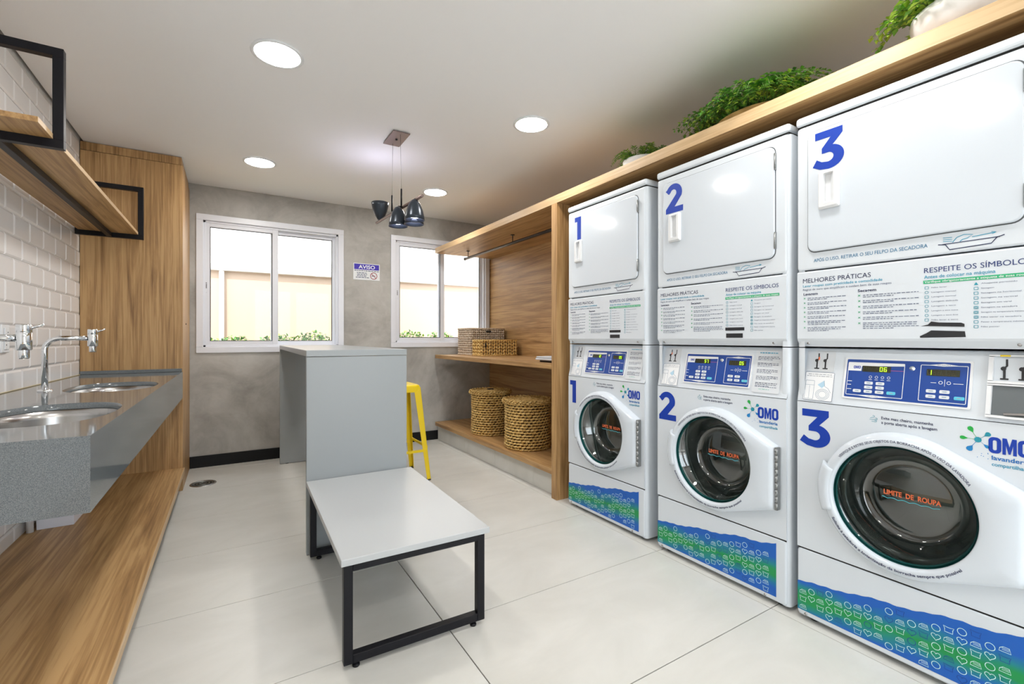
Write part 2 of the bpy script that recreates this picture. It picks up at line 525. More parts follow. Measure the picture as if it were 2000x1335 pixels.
def leaf(mb, p, d, up, l, w, mi=0):
    """folded pointed leaf, four triangles"""
    d = d.normalized(); s = d.cross(up)
    if s.length < 1e-4: s = d.cross(Vector((1, 0, 0.1)))
    s.normalize(); n = s.cross(d).normalized()
    a = p; e = p + d * l - n * l * .12; m1 = p + d * l * .45 + s * w / 2 + n * w * .16; m2 = p + d * l * .45 - s * w / 2 + n * w * .16
    c = p + d * l * .5
    mb.add([a, m1, e, m2, c], [[0, 4, 1], [1, 4, 2], [2, 4, 3], [3, 4, 0]], mi)

def shrub(cx, cy, z0, rx, h, n, label):
    root = thing('shrub', label, 'shrub', (cx, cy, z0), group='low hedge shrubs outside the windows')
    f = MB(); st = MB(); rnd = random.Random(int(cx * 1000) + 5)
    for k in range(9):
        a = rnd.uniform(0, 2 * PI); st.tube([(0, 0, 0), (math.cos(a) * rx * .3, math.sin(a) * rx * .3, h * .5), (math.cos(a) * rx * .6, math.sin(a) * rx * .6, h * .92)], [.006, .004, .002], 5)
    for k in range(n):
        a = rnd.uniform(0, 2 * PI); rr = rnd.random() ** .5; zz = h * (rnd.random() ** .4) * (1 - .15 * rr * rr)
        p = Vector((math.cos(a) * rr * rx, math.sin(a) * rr * rx * .8, zz))
        d = Vector((rnd.uniform(-1, 1), rnd.uniform(-1, 1), rnd.uniform(-.2, 1)))
        leaf(f, p, d, Vector((0, 0, 1)), rnd.uniform(.03, .055), rnd.uniform(.018, .03), rnd.choice((0, 0, 1, 2)))
    st.build('stem', stem_mat, root)
    tag(f.build('foliage', [green_a, green_b, green_c], root, False), kind='stuff')
for k, (cx, cy, h, lab) in enumerate(((-.33, 5.45, .40, 'lime green shrub behind the left edge of the wide window'),
                                 (.03, 5.5, .36, 'sparse low shrub behind the middle of the left sash'),
                                 (.42, 5.45, .38, 'leafy shrub just behind the meeting stile of the left window'),
                                 (.78, 5.5, .41, 'reddish green shrub behind the right sash of the left window'),
                                 (1.52, 5.45, .42, 'bushy shrub behind the left edge of the right window'),
                                 (1.90, 5.5, .43, 'dense shrub in the middle of the right window'),
                                 (2.28, 5.5, .42, 'shrub right of the dense one seen through the right window'))):
    shrub(cx, cy, .75, .175, h + .035, 460, lab)

# ------------------------------------------------------------------ ceiling lamps
glow = mat('downlight_diffuser', (1, 1, 1), .5, emit=(1.0, .965, .92), estr=LAMP_POWER)
def downlight(x, y, label):
    r_ = thing('downlight', label, 'ceiling light', (x, y, ZC), group='round ceiling downlights')
    MB().lathe([(.098, -.001), (.112, -.001), (.114, -.006), (.106, -.010), (.098, -.008)], 40).build('trim_ring', white_plastic, r_)
    MB().lathe([(.0985, -.005), (.06, -.006), (.001, -.006)], 40, cap1=True).build('diffuser', glow, r_)
for (x, y, lab) in ((.19, 2.43, 'large round ceiling downlight nearest the black framed wall shelf'),
                    (1.605, 2.40, 'round ceiling downlight above the washers near the wood shelf'),
                    (.19, 3.99, 'round ceiling downlight next to the tall wood cabinet'),
                    (1.60, 3.97, 'small round ceiling downlight right of the hanging lamp'),
                    (.19, .86, 'round ceiling downlight over the camera side of the sink counter'),
                    (1.605, .86, 'round ceiling downlight in front of dryer number three'),
                    (.19, -.70, 'round ceiling downlight behind the viewpoint on the sink side'),
                    (1.605, -.70, 'round ceiling downlight behind the viewpoint on the machine side')):
    downlight(x, y, lab)

# pendant lamp with four bullet shades on one bar
pl = thing('pendant_lamp', 'hanging bar lamp with four dark bullet shades over the grey counter', 'lamp', (.945, 3.03, ZC))
bronze = mat('bronze_plate', (.23, .17, .16), .35, .7)
shade_m = mat('graphite_shade', (.035, .045, .06), .28, .4)
lamp_w = mat('lamp_bulb', (1, 1, 1), .4, emit=(.80, .78, 1.0), estr=9)
lamp_up = mat('lamp_bulb_up', (1, 1, 1), .4, emit=(.78, .76, 1.0), estr=22)
def PL(x, y, z): return (x - .945, y - 3.03, z - ZC)
MB().box(-.056, .056, -.115, .115, -.012, -.006, .0015).box(-.045, .045, -.10, .10, -.006, 0).build('canopy_plate', bronze, pl)
MB().lathe([(.001, -.018), (.007, -.018), (.007, -.012)], 12, cap0=True).build('canopy_screw', black_steel, pl)
for wy in (3.11, 2.945):
    MB().tube([PL(.945, wy, ZC - .012), PL(.945 + (3.03 - wy) * .073, wy, 2.08)], .0012, 6).build('wire', steel, pl)
    MB().tube([PL(.945 + (3.03 - wy) * .073, wy, 2.095), PL(.945 + (3.03 - wy) * .073, wy, 1.985)], .0055, 10).build('rod', black_steel, pl)
def on_bar(y): return .933 + (3.475 - y) * .073
MB().tube([PL(on_bar(3.475), 3.475, 1.985), PL(on_bar(2.666), 2.666, 1.985)], .0095, 14).build('bar', bronze, pl)
prof = [(.010, 0), (.020, -.006), (.036, -.030), (.050, -.066), (.059, -.105), (.0625, -.128), (.0605, -.128), (.056, -.100), (.046, -.062), (.030, -.026), (.008, -.008)]
for (y, dx, up) in ((3.40, -.0, True), (2.965, -.034, False), (2.862, .030, False), (2.755, -.012, False)):
    sg = -1 if up else 1
    cx, cy, cz = PL(on_bar(y) + dx, y, 1.985 - .004 * sg)
    sh = MB().lathe([(r_, h * sg) for r_, h in prof], 28, cen=(cx, cy, cz)).build('shade', shade_m, pl)
    bz = -.040 * sg if up else -.034 * sg
    MB().lathe([(.001, -.070 * sg + bz), (.030, -.074 * sg + bz), (.044, -.070 * sg + bz), (.040, -.058 * sg + bz)], 20, cen=(cx, cy, cz), cap0=True).build('bulb', lamp_up if up else lamp_w, sh)
    MB().tube([(cx - dx, cy, PL(0, 0, 1.985)[2]), (cx, cy, cz)], .007, 8).build('shade_joint', black_steel, sh)

# ------------------------------------------------------------------ left side joinery
wc = thing('tall_cabinet', 'tall oak cabinet standing between the white tiles and the cement wall', 'cabinet', (XL, YP, 0))
def part_at(mb, name, m, root): 
    o = mb.build(name, m, root); o.matrix_parent_inverse = Matrix.Translation(-root.location); return o
part_at(MB().box(XL, XP, YP, YB - .002, 0, 2.395, .002), 'carcass', wood_z, wc)
part_at(MB().box(XL, XP - .008, YP + .010, YB - .002, 2.400, ZC - .004, .001), 'filler_strip', wood_z, wc)
part_at(MB().lathe([(.001, .004), (.006, .004), (.007, 0)], 14, 0, (XP, 4.44, 1.235), cap0=True), 'lock', black_steel, wc)

pf = thing('low_platform', 'long low oak platform board under the grey sink counter', 'platform', (XL, YF, 0))
part_at(MB().box(XL + .002, -.291, YF + .01, YP - .001, .132, .170), 'board', wood_y, pf)
part_at(MB().box(-.2905, -.288, YF + .01, YP - .001, .132, .170), 'edge_band', wood_edge, pf)
part_at(MB().box(XL + .002, -.36, YF + .01, YP - .001, 0, .132), 'plinth', dark_gap, pf)

# sink counter
def hole_ring(cx, cy, a, b_, n_, th):
    c, s_ = math.cos(th), math.sin(th)
    r_ = (abs(c / a) ** n_ + abs(s_ / b_) ** n_) ** (-1 / n_)
    return cx + r_ * c, cy + r_ * s_
def plate_hole(mb, x0, x1, y0, y1, ring_fn, z, mi=0, N_=64, mapf=None):
    """flat plate with one hole; returns the hole ring"""
    cx = (x0 + x1) / 2; cy = (y0 + y1) / 2
    hc = ring_fn(None)
    angs = [2 * PI * k / N_ for k in range(N_)]
    for (px, py) in ((x0, y0), (x1, y0), (x1, y1), (x0, y1)):
        angs.append(math.atan2(py - hc[1], px - hc[0]) % (2 * PI))
    angs = sorted(set(round(a, 6) for a in angs))
    inn, out = [], []
    for a in angs:
        inn.append(ring_fn(a))
        c, s_ = math.cos(a), math.sin(a)
        ts = []
        if c > 1e-9: ts.append((x1 - hc[0]) / c)
        if c < -1e-9: ts.append((x0 - hc[0]) / c)
        if s_ > 1e-9: ts.append((y1 - hc[1]) / s_)
        if s_ < -1e-9: ts.append((y0 - hc[1]) / s_)
        t_ = min(ts); out.append((hc[0] + c * t_, hc[1] + s_ * t_))
    M_ = mapf or (lambda p: (p[0], p[1], z))
    n_ = len(angs)
    mb.add([M_(p) for p in inn] + [M_(p) for p in out], [[i, (i + 1) % n_, n_ + (i + 1) % n_, n_ + i] for i in range(n_)], mi)
    return inn
sc_ = thing('sink_counter', 'grey quartz counter with two steel basins along the tiled wall', 'counter', (XL, 1.54, 0))
CX0, CX1, CY0, CY1, CZ = XL + .002, -.300, 1.540, YP - .001, .877
sinks = ((-.505, 2.065), (-.505, 3.06))
ct = MB(); bowls = []
for (sx, sy), (ya, yb) in zip(sinks, ((CY0, 2.56), (2.56, CY1))):
    fn = lambda th, sx=sx, sy=sy: (sx, sy) if th is None else hole_ring(sx, sy, .175, .285, 2.5, th)
    ring = plate_hole(ct, CX0, CX1, ya, yb, fn, CZ)
    ct.loft([[(p[0], p[1], CZ) for p in ring], [(p[0], p[1], CZ - .022) for p in ring]], True, smooth=True)
    bowls.append((sx, sy, ring))
ct.add([(CX1, CY0, CZ), (CX1, CY1, CZ), (CX1, CY1, .684), (CX1, CY0, .684)], [[0, 1, 2, 3]])
ct.add([(CX0, CY0, CZ), (CX1, CY0, CZ), (CX1, CY0, .684), (CX0, CY0, .684)], [[0, 1, 2, 3]])
ct.add([(CX0, CY0 + .02, .684), (CX1 - .02, CY0 + .02, .684), (CX1 - .02, CY1, .684), (CX1, CY1, .684), (CX1, CY0, .684), (CX0, CY0, .684)], [[0, 1, 4, 5], [1, 2, 3, 4]])
ct.add([(CX0, CY0 + .02, .684), (CX1 - .02, CY0 + .02, .684), (CX1 - .02, CY1, .684), (CX0, CY0 + .02, .855), (CX1 - .02, CY0 + .02, .855), (CX1 - .02, CY1, .855)], [[0, 1, 4, 3], [1, 2, 5, 4]])
part_at(ct, 'countertop', quartz, sc_)
part_at(MB().box(CX0, CX1 - .004, CY1 - .016, CY1 - .0005, CZ + .0005, CZ + .024, .002), 'end_lip', quartz, sc_)
part_at(MB().box(CX0, CX0 + .005, CY0, CY1 - .02, CZ + .0005, CZ + .005, .0015), 'caulk_bead', mat('caulk', (.55, .47, .30), .7), sc_)
for (sx, sy, ring) in bowls:
    b_ = MB(); rr_ = []
    for (k, z) in ((1.03, CZ - .0225), (1.0, CZ - .024), (.985, CZ - .05), (.955, CZ - .12), (.90, CZ - .155), (.78, CZ - .168), (.12, CZ - .176)):
        rr_.append([(sx + (p[0] - sx) * k, sy + (p[1] - sy) * k, z) for p in ring])
    b_.loft(rr_, True, False, True)
    bo = part_at(b_, 'basin', steel, sc_)
    MB().lathe([(.036, CZ - .1745), (.033, CZ - .172), (.012, CZ - .1735), (.001, CZ - .1735)], 20, cen=(sx, sy, 0), cap1=True).build('drain_fitting', chrome, bo)

def faucet(y, label):
    f = thing('faucet', label, 'faucet', (-.735, y, CZ), group='chrome swivel faucets')
    MB().lathe([(.001, .008), (.022, .008), (.026, .004), (.027, .0005)], 24, cap0=True).build('base_flange', chrome, f)
    pts = [(0, 0, .004), (0, 0, .19)]
    for k in range(1, 9):
        a = PI / 2 * k / 8; pts.append((.055 - .055 * math.cos(a), 0, .19 + .055 * math.sin(a)))
    pts.append((.15, 0, .245))
    MB().tube(pts, .0115, 14).build('spout', chrome, f)
    MB().lathe([(.001, .288), (.0185, .288), (.0195, .284), (.0195, .264), (.0185, .2625), (.0195, .261), (.0195, .208), (.017, .206)], 24, cen=(.168, 0, 0), cap0=True, cap1=True).build('valve_body', chrome, f)
    MB().lathe([(.0135, .207), (.0135, .182), (.0115, .178), (.001, .178)], 20, cen=(.168, 0, 0), cap1=True).build('nozzle', chrome, f)
    MB().tube([(.180, 0, .274), (.215, -.002, .290)], [.0042, .0034], 10).build('lever', chrome, f)
faucet(2.955, 'chrome faucet with bent spout by the far basin')
faucet(2.085, 'chrome faucet with its head cut by the left edge, over the near basin')

# power plate on the tile wall
pp = thing('power_outlet', 'white power outlet plate on the tiles behind the near faucet', 'outlet', (XL, 2.93, 1.12))
MB().box(.0025, .012, -.042, .042, -.062, .062, .003).build('cover_plate', white_plastic, pp)
for z in (.008, -.048):
    MB().box(.012, .0165, -.022, .022, z, z + .040, .002).build('socket', white_plastic, pp)
for (y, z) in ((.008, .028), (-.008, -.028)):
    MB().tube([(.0165, y, z), (.0172, y, z)], .003, 10, caps=True).build('socket_hole', dark_gap, pp)

# things under the counter
bn = thing('storage_bin', 'white plastic storage bin on the oak platform under the counter', 'bin', (-.752, 3.31, .170))
MB().loft([[(x * k, y * k, z) for (x, y) in ((-.070, -.13), (.070, -.13), (.070, .13), (-.070, .13))] for (k, z) in ((.98, .001), (1.04, .27), (1.08, .27), (1.08, .30), (1.03, .30), (.96, .01))], True, True, True, smooth=False).build('tub', mat('bin_white', (.74, .76, .84), .4), bn)
MB().box(-.077, .077, -.142, .142, .301, .315, .004).build('lid', mat('bin_white', (.7, .7, .7)), bn)
hp = MB().tube([(-.838, 3.16, .172), (-.838, 3.155, .30), (-.836, 3.13, .45), (-.80, 3.10, .56), (-.70, 3.08, .62), (-.62, 3.07, .672)], .014, 12)
tag(hp.build('drain_hose', mat('hose_white', (.75, .76, .78), .4)), 'white drain hose between the white bin and the tiled wall', 'hose')

# wall shelf in two black steel frames
ws = thing('wall_shelf', 'oak wall shelf hung in two black steel frames over the sinks', 'shelf', (XL, 2.27, 1.80))
part_at(MB().box(XL + .018, -.5415, 2.108, 4.085, 1.832, 1.850), 'board', wood_y, ws)
part_at(MB().box(-.5415, -.540, 2.108, 4.085, 1.832, 1.850), 'edge_band', wood_edge, ws)
for y in (2.272, 4.052):
    f = MB(); w = .030; x0, x1, z0, z1 = XL + .003, -.512, 1.802, 2.160
    f.box(x0, x1, y - w / 2, y + w / 2, z0, z0 + w, .001, 1).box(x0, x1, y - w / 2, y + w / 2, z1 - w, z1, .001, 1)
    f.box(x1 - w, x1, y - w / 2, y + w / 2, z0 + w, z1 - w, .001, 1).box(x0, x0 + w, y - w / 2, y + w / 2, z0 + w, z1 - w, .001, 1)
    part_at(f, 'frame', black_steel, ws)
part_at(MB().box(-.705, -.678, 2.29, 4.035, 1.803, 1.831, .001, 1), 'stretcher', black_steel, ws)

# floor drain
dr = thing('floor_drain', 'round metal floor drain grate set in the tile by the platform', 'drain', (-.18, 4.29, 0))
MB().lathe([(.088, .0005), (.086, .004), (.072, .0045), (.070, .0015)], 40).build('ring', steel, dr)
MB().lathe([(.070, .001), (.001, .001)], 32, cap1=True).build('well', dark_gap, dr)
for k in range(3):
    rr_ = .018 + .02 * k
    MB().lathe([(rr_, .0012), (rr_, .0042), (rr_ + .008, .0042), (rr_ + .008, .0012)], 28).build('grate_ring', mat('drain_grey', (.22, .22, .2), .4, .8), dr)

# ------------------------------------------------------------------ grey counter, bench, stool
RZ = -math.atan(.0205)
isl = thing('high_counter', 'tall grey laminate counter with panel legs in the middle of the room', 'counter', (.334, 2.585, 0), RZ)
MB().box(0, .530, 0, 2.04, 1.027, 1.060, .0015, 1).build('top', grey_lam, isl)
MB().box(.001, .529, .001, .034, .004, 1.0245, .0012, 1).build('panel_leg', grey_lam, isl)
MB().box(.001, .529, 2.006, 2.039, .004, 1.0245, .0012, 1).build('panel_leg', grey_lam, isl)
for yy in (.017, 2.022):
    for xx in (.06, .47):
        MB().lathe([(.014, .0), (.014, .005)], 14, cen=(xx, yy, 0), cap0=True, cap1=True).build('glide', black_steel, isl)

be = thing('bench', 'low grey bench on black steel loops in front of the tall counter', 'bench', (.3125, 1.598, 0), RZ)
MB().box(0, .553, 0, .982, .362, .385, .0015, 1).build('seat', mat('pale_grey_laminate', (.50, .52, .53), .3), be)
for yy in (.035, .93):
    f = MB(); w = .030; x0, x1, z0, z1 = .012, .541, .018, .361
    f.box(x0, x0 + w, yy - w / 2, yy + w / 2, z0, z1, .0015, 1).box(x1 - w, x1, yy - w / 2, yy + w / 2, z0, z1, .0015, 1)
    f.box(x0 + w, x1 - w, yy - w / 2, yy + w / 2, z0, z0 + w, .0015, 1).box(x0 + w, x1 - w, yy - w / 2, yy + w / 2, z1 - w, z1, .0015, 1)
    lp = f.build('leg_loop', black_steel, be)
    for xx in (.055, .498):
        MB().lathe([(.012, 0), (.013, .006), (.010, .010), (.005, .011), (.005, .019)], 14, cen=(xx, yy, 0), cap0=True).build('glide', black_steel, lp)
for xx in (.02, .51):
    MB().box(xx, xx + .02, .05, .915, .340, .361, .001, 1).build('side_rail', black_steel, be)

st = thing('bar_stool', 'yellow metal bar stool half hidden behind the tall grey counter', 'stool', (1.142, 3.675, 0))
def rsq(h, r_, z, n=5):
    pts = []
    for (sx, sy, a0) in ((1, 1, 0), (-1, 1, PI / 2), (-1, -1, PI), (1, -1, 3 * PI / 2)):
        for k in range(n + 1):
            a = a0 + PI / 2 * k / n
            pts.append((sx * (h - r_) + r_ * math.cos(a), sy * (h - r_) + r_ * math.sin(a), z))
    return pts
s = MB().loft([rsq(.155, .035, .695), rsq(.156, .036, .735), rsq(.152, .036, .748), rsq(.140, .034, .755), rsq(.120, .03, .750), rsq(.02, .01, .744)], True, False, True)
s.loft([rsq(.150, .035, .697), rsq(.150, .036, .735)], True)
s.build('seat', yellow, st)
for (sx, sy) in ((1, 1), (-1, 1), (-1, -1), (1, -1)):
    l = MB(); top, bot = .152, .215
    for (ax, ay) in ((1, 0), (0, 1)):
        wt, wb, th = .055, .030, .003
        vs = []
        for (c, z, w) in ((top, .735, wt), (bot, .006, wb)):
            px, py = sx * c, sy * c
            qx, qy = px - sx * w * ax, py - sy * w * ay
            nx, ny = -sx * th * ay, -sy * th * ax
            vs += [(px, py, z), (qx, qy, z), (qx + nx, qy + ny, z), (px + nx, py + ny, z)]
        l.loft([vs[:4], vs[4:]], True, True, True, smooth=False)
    l.build('leg', yellow, st)
    MB().box(sx * .215 - sx * .028, sx * .216, sy * .215 - sy * .028, sy * .216, 0, .012, .002).build('foot_cap', rubber, st)
for (p, q_) in (((-.192, -.192), (.192, -.192)), ((.192, -.192), (.192, .192)), ((.192, .192), (-.192, .192)), ((-.192, .192), (-.192, -.192))):
    z = .235 if p[1] == q_[1] else .262
    MB().bar((p[0], p[1], z), (q_[0], q_[1], z), .008, .020).build('footrest', yellow, st)

# ------------------------------------------------------------------ right side joinery
sf = thing('shelf_frame', 'long oak shelf frame running over the machines and the folding niche', 'shelving', (XS, .2, 0))
def sfp(mb, name, m): return part_at(mb, name, m, sf)
sfp(MB().box(XS + .002, XR - .002, .2, 4.79, 2.060, 2.115), 'top_shelf', wood_y)
sfp(MB().box(XS, XS + .002, .2, 4.79, 2.060, 2.115), 'edge_band', wood_edge)
sfp(MB().box(XS, XR - .03, 2.567, 2.629, 0, 2.0595, .001, 1), 'post', wood_z)
sfp(MB().box(XS, XR - .03, .2, .262, 0, 2.0595, .001, 1), 'post', wood_z)
sfp(MB().box(XR - .028, XR - .002, 2.629, 4.846, .206, 2.0595), 'back_panel', wood_y)
sfp(MB().box(XR - .028, XR - .002, .262, 2.567, 0, 2.0595), 'back_panel', wood_y)
sfp(MB().box(XS + .001, XR - .029, 2.630, 4.79, .905, .943, .001, 1), 'counter_board', wood_y)
sfp(MB().box(XS + .001, XR - .029, 2.630, 4.79, .166, .205, .001, 1), 'bottom_shelf', wood_y)
tr = struct(MB().box(1.986, XR - .03, 2.632, YB - .015, 0, .164).build('trim_1', grout))
yj = [2.632, 2.928, 3.535, 4.14, 4.745, YB - .015]
for k in range(len(yj) - 1):
    MB().box(1.978, 1.9865, yj[k] + .001, yj[k + 1] - .001, .001, .163, .0006, 1).build('tile', floor_mat, tr)

rl = thing('clothes_rail', 'dark metal hanging rail under the oak shelf of the niche', 'rail', (2.18, 3.55, 1.985))
bronze_rail = mat('bronze_rail', (.035, .026, .022), .35)
MB().tube([(0, -.918, 0), (0, 1.0, 0)], .0135, 16).build('tube', bronze_rail, rl)
MB().tube([(0, 1.0, 0), (0, 1.012, 0)], .016, 16).build('end_cap', steel, rl)
for yy in (.015, .93):
    MB().tube([(0, yy, .010), (0, yy, .070)], .004, 8).lathe([(.001, .0735), (.020, .0735), (.021, .070), (.001, .069)], 18, cen=(0, yy, 0)).build('bracket', bronze_rail, rl)

# woven baskets
def strand(mb, p, d, out, l, w, t, mi=0):
    """small twisted lozenge of fibre"""
    d = d.normalized(); out = out.normalized(); s = d.cross(out).normalized()
    a = p - d * l / 2; e = p + d * l / 2; ring = []
    for (f, k) in ((-.28, .85), (.28, .85)):
        c = p + d * l * f
        ring.append([c + s * w / 2 * k, c + out * t * k, c - s * w / 2 * k, c - out * t * .6])
    vs = [a] + ring[0] + ring[1] + [e]; fs = []
    for i in range(4):
        j = (i + 1) % 4
        fs += [[0, 1 + j, 1 + i], [1 + i, 1 + j, 5 + j, 5 + i], [5 + i, 5 + j, 9]]
    mb.add(vs, fs, mi, True)
def round_basket(x, y, r_, h, seed, label, lid_hole):
    rnd = random.Random(seed)
    b_ = thing('laundry_basket', label, 'basket', (x, y, .2055), group='round seagrass laundry baskets')
    w = MB(); rows = int(h / .0215); n = 34
    for k in range(rows):
        z = .010 + k * (h - .02) / (rows - 1); rk = r_ * (1.0 - .03 * math.sin(PI * k / rows)) * (.97 if k < 1 else 1)
        for i in range(n):
            a = 2 * PI * (i + .5 * (k % 2)) / n + rnd.uniform(-.02, .02)
            o = Vector((math.cos(a), math.sin(a), 0)); d = Vector((-math.sin(a), math.cos(a), rnd.uniform(.05, .32)))
            strand(w, o * (rk - .004 + rnd.uniform(-.0015, .0015)) + Vector((0, 0, z)), d, o, 2 * PI * r_ / n * 1.30, .0225 * rnd.uniform(.85, 1.08), .0125)
    tag(w.build('weave', seagrass, b_), kind='stuff')
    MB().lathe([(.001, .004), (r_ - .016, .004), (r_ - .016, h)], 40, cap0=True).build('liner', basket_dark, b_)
    rim = MB()
    for i in range(88):
        a = 2 * PI * i / 88; o = Vector((math.cos(a), math.sin(a), 0)); tn = Vector((-math.sin(a), math.cos(a), 0))
        for q in range(3):
            ph = q * 2 * PI / 3 + i * .9
            off = o * math.cos(ph) * .015 + Vector((0, 0, math.sin(ph) * .015))
            strand(rim, o * (r_ + .002) + Vector((0, 0, h + .006)) + off, tn + off * 25, off if off.length > .001 else o, .036, .017, .007)
    tag(rim.build('rim', seagrass, b_), kind='stuff')
    ld = MB(); rk = r_ - .018; k = 0
    while rk > .012:
        z = h + .008 + (1 - (rk / r_) ** 2) * .012
        m = max(8, int(2 * PI * rk / .030))
        for i in range(m):
            a = 2 * PI * (i + .5 * (k % 2)) / m; o = Vector((math.cos(a), math.sin(a), 0))
            strand(ld, o * rk + Vector((0, 0, z)), Vector((-math.sin(a), math.cos(a), 0)) + o * .25, Vector((0, 0, 1)), .042, .019, .007)
        rk -= .0155; k += 1
    l_ = tag(ld.build('lid', seagrass, b_), kind='stuff')
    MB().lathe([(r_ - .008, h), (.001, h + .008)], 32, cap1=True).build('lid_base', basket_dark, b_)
    if lid_hole:
        MB().box(-.030, .030, -.016, .016, h + .024, h + .034, .004).build('handle_slot', dark_gap, b_)
round_basket(2.165, 3.955, .187, .395, 3, 'round seagrass laundry basket with a dark slot in its lid, nearer the cement wall', True)
round_basket(2.158, 3.285, .196, .385, 4, 'round seagrass laundry basket standing next to the oak post', False)

def box_basket(name, x, y, rz, L_, D_, H_, m, cell, label, vertical):
    rnd = random.Random(11)
    b_ = thing(name, label, 'basket', (x, y, .9435), rz)
    w = MB()
    hl, hd = L_ / 2, D_ / 2
    for (ax, n_, c, ln) in ((0, Vector((0, -1, 0)), -hd, L_), (0, Vector((0, 1, 0)), hd, L_), (1, Vector((-1, 0, 0)), -hl, D_), (1, Vector((1, 0, 0)), hl, D_)):
        cols = max(3, int(ln / cell)); rows = max(3, int(H_ / cell))
        for i in range(cols):
            for j in range(rows):
                t_ = -ln / 2 + (i + .5) * ln / cols; z = (j + .5) * H_ / rows
                p = Vector((t_, c, z)) if ax == 0 else Vector((c, t_, z))
                tn = Vector((1, 0, 0)) if ax == 0 else Vector((0, 1, 0))
                if vertical: d = Vector((0, 0, 1)) + tn * (.5 if i % 2 else -.5)
                else: d = tn if (i + j) % 2 else Vector((0, 0, 1))
                strand(w, p, d, n_, cell * 1.45, cell * .95, cell * .33 * rnd.uniform(.8, 1.2))
    tag(w.build('weave', m, b_), kind='stuff')
    MB().box(-hl + .003, hl - .003, -hd + .003, hd - .003, .001, H_ - .01).build('liner', mat(name + '_core', (.20, .13, .06), .9), b_)
    e = MB()
    for z in (.006, H_ - .004):
        e.tube([(-hl, -hd, z), (hl, -hd, z)], .0065, 8).tube([(hl, -hd, z), (hl, hd, z)], .0065, 8).tube([(hl, hd, z), (-hl, hd, z)], .0065, 8).tube([(-hl, hd, z), (-hl, -hd, z)], .0065, 8)
    e.build('rim', m, b_)
    return b_
pw = box_basket('wicker_box', 2.385, 4.57, .05, .42, .30, .29, seagrass_pale, .024, 'pale square wicker box behind the golden basket on the niche counter', False)
sb = box_basket('seagrass_basket', 2.37, 4.235, -.02, .42, .20, .165, seagrass, .028, 'golden rectangular seagrass basket lying in front of the pale wicker box', True)
MB().box(-.03, .03, -.160, -.150, .245, .262, .003).box(-.20, -.15, -.158, -.150, .10, .115, .003).build('handle_hole', dark_gap, pw)
MB().box(-.17, -.155, -.114, -.104, .085, .130, .003).build('handle_hole', dark_gap, sb)

# folded cloth on the niche counter
fc = thing('folded_cloth', 'pale grey folded cloth with dark underside lying by the oak post', 'cloth', (2.075, 2.80, .9435))
MB().box(-.085, .10, -.15, .125, .014, .030, .007, 3).box(-.08, .105, -.148, .118, .0305, .043, .006, 3).build('fold', mat('pale_cloth', (.62, .64, .68), .85), fc)
MB().box(-.06, .08, -.14, .10, 0, .0135, .004, 2).build('underside', mat('dark_cloth', (.05, .045, .05), .9), fc)

# ------------------------------------------------------------------ notice on the back wall
sg = thing('notice_sign', 'white and blue notice plate on the cement wall between the windows', 'sign', (1.066, YB, 1.722))
MB().box(0, .268, -.004, -.0005, 0, .170, .001, 1).build('plate', white_plastic, sg)
def sgn(mb2, mats, name, par=sg): 
    return mb2.build(name, mats, par, False)
pr = MB()
def flat(mb, poly, mi, y=-.0046):
    vs, fs = poly
    mb.add([(p[0], y, p[1]) for p in vs], fs, mi)
flat(pr, rect2d(.008, .260, .107, .163), 0)
flat(pr, text_fit('AVISO', .052, .117, .166, .036, .022), 1, -.0052)
for (z, a, b_) in ((.0945, .010, .258), (.072, .035, .145), (.056, .038, .138), (.041, .036, .140), (.025, .024, .155)):
    x = a; rnd = random.Random(int(z * 1000))
    while x < b_ - .01:
        l_ = rnd.uniform(.012, .03); flat(pr, rect2d(x, min(x + l_, b_), z - .0035, z + .0045), 3); x += l_ + .005
flat(pr, stroke2d(circ2d(.205, .047, .033, 28), .0065, True), 4, -.0050)
flat(pr, stroke2d([(.183, .070), (.227, .024)], .006), 4, -.0052)
flat(pr, rect2d(.184, .214, .044, .051), 2, -.0048); flat(pr, rect2d(.217, .222, .044, .051), 2, -.0048)
sgn(pr, [mat('sign_blue', (.035, .010, .42), .4), white_ink, navy, grey_ink, mat('sign_red', (.32, .02, .05), .4)], 'print')

# ------------------------------------------------------------------ digits as bold shapes (unit height 1)
def arc(cx, cy, r, a0, a1, n=14, ry=None):
    return [(cx + r * math.cos(math.radians(a0 + (a1 - a0) * k / n)), cy + (ry or r) * math.sin(math.radians(a0 + (a1 - a0) * k / n))) for k in range(n + 1)]
def digit(d):
    """list of 2D quads strips for a heavy geometric numeral, height 1"""
    if d == '1':
        return [([(0, .80), (0, 1), (.38, 1), (.38, 0), (.15, 0), (.15, .80)], [[0, 1, 2, 5], [5, 2, 3, 4]])]
    if d == '2':
        p = [(.0, .80)] + arc(.35, .66, .34, 150, -20, 16) + [(.38, .20), (.73, .20), (.73, 0), (.01, 0), (.01, .16)] + arc(.33, .68, .125, -30, 160, 16) + [(.14, .66)]
        return [(p, [list(range(len(p)))])]
    # 3 with a flat top
    p = [(.06, 1), (.70, 1), (.70, .84), (.475, .595)] + arc(.38, .305, .355, 66, -90, 16, .305) + [(.18, .03), (.0, .13), (.10, .30), (.22, .215)]
    p += arc(.36, .31, .135, -90, 75, 14, .12) + [(.22, .426), (.22, .56), (.43, .81), (.06, .81)]
    return [(p, [list(range(len(p)))])]

# ------------------------------------------------------------------ washers and dryers
MX, MW, MD = 1.948, 0.685, 0.69
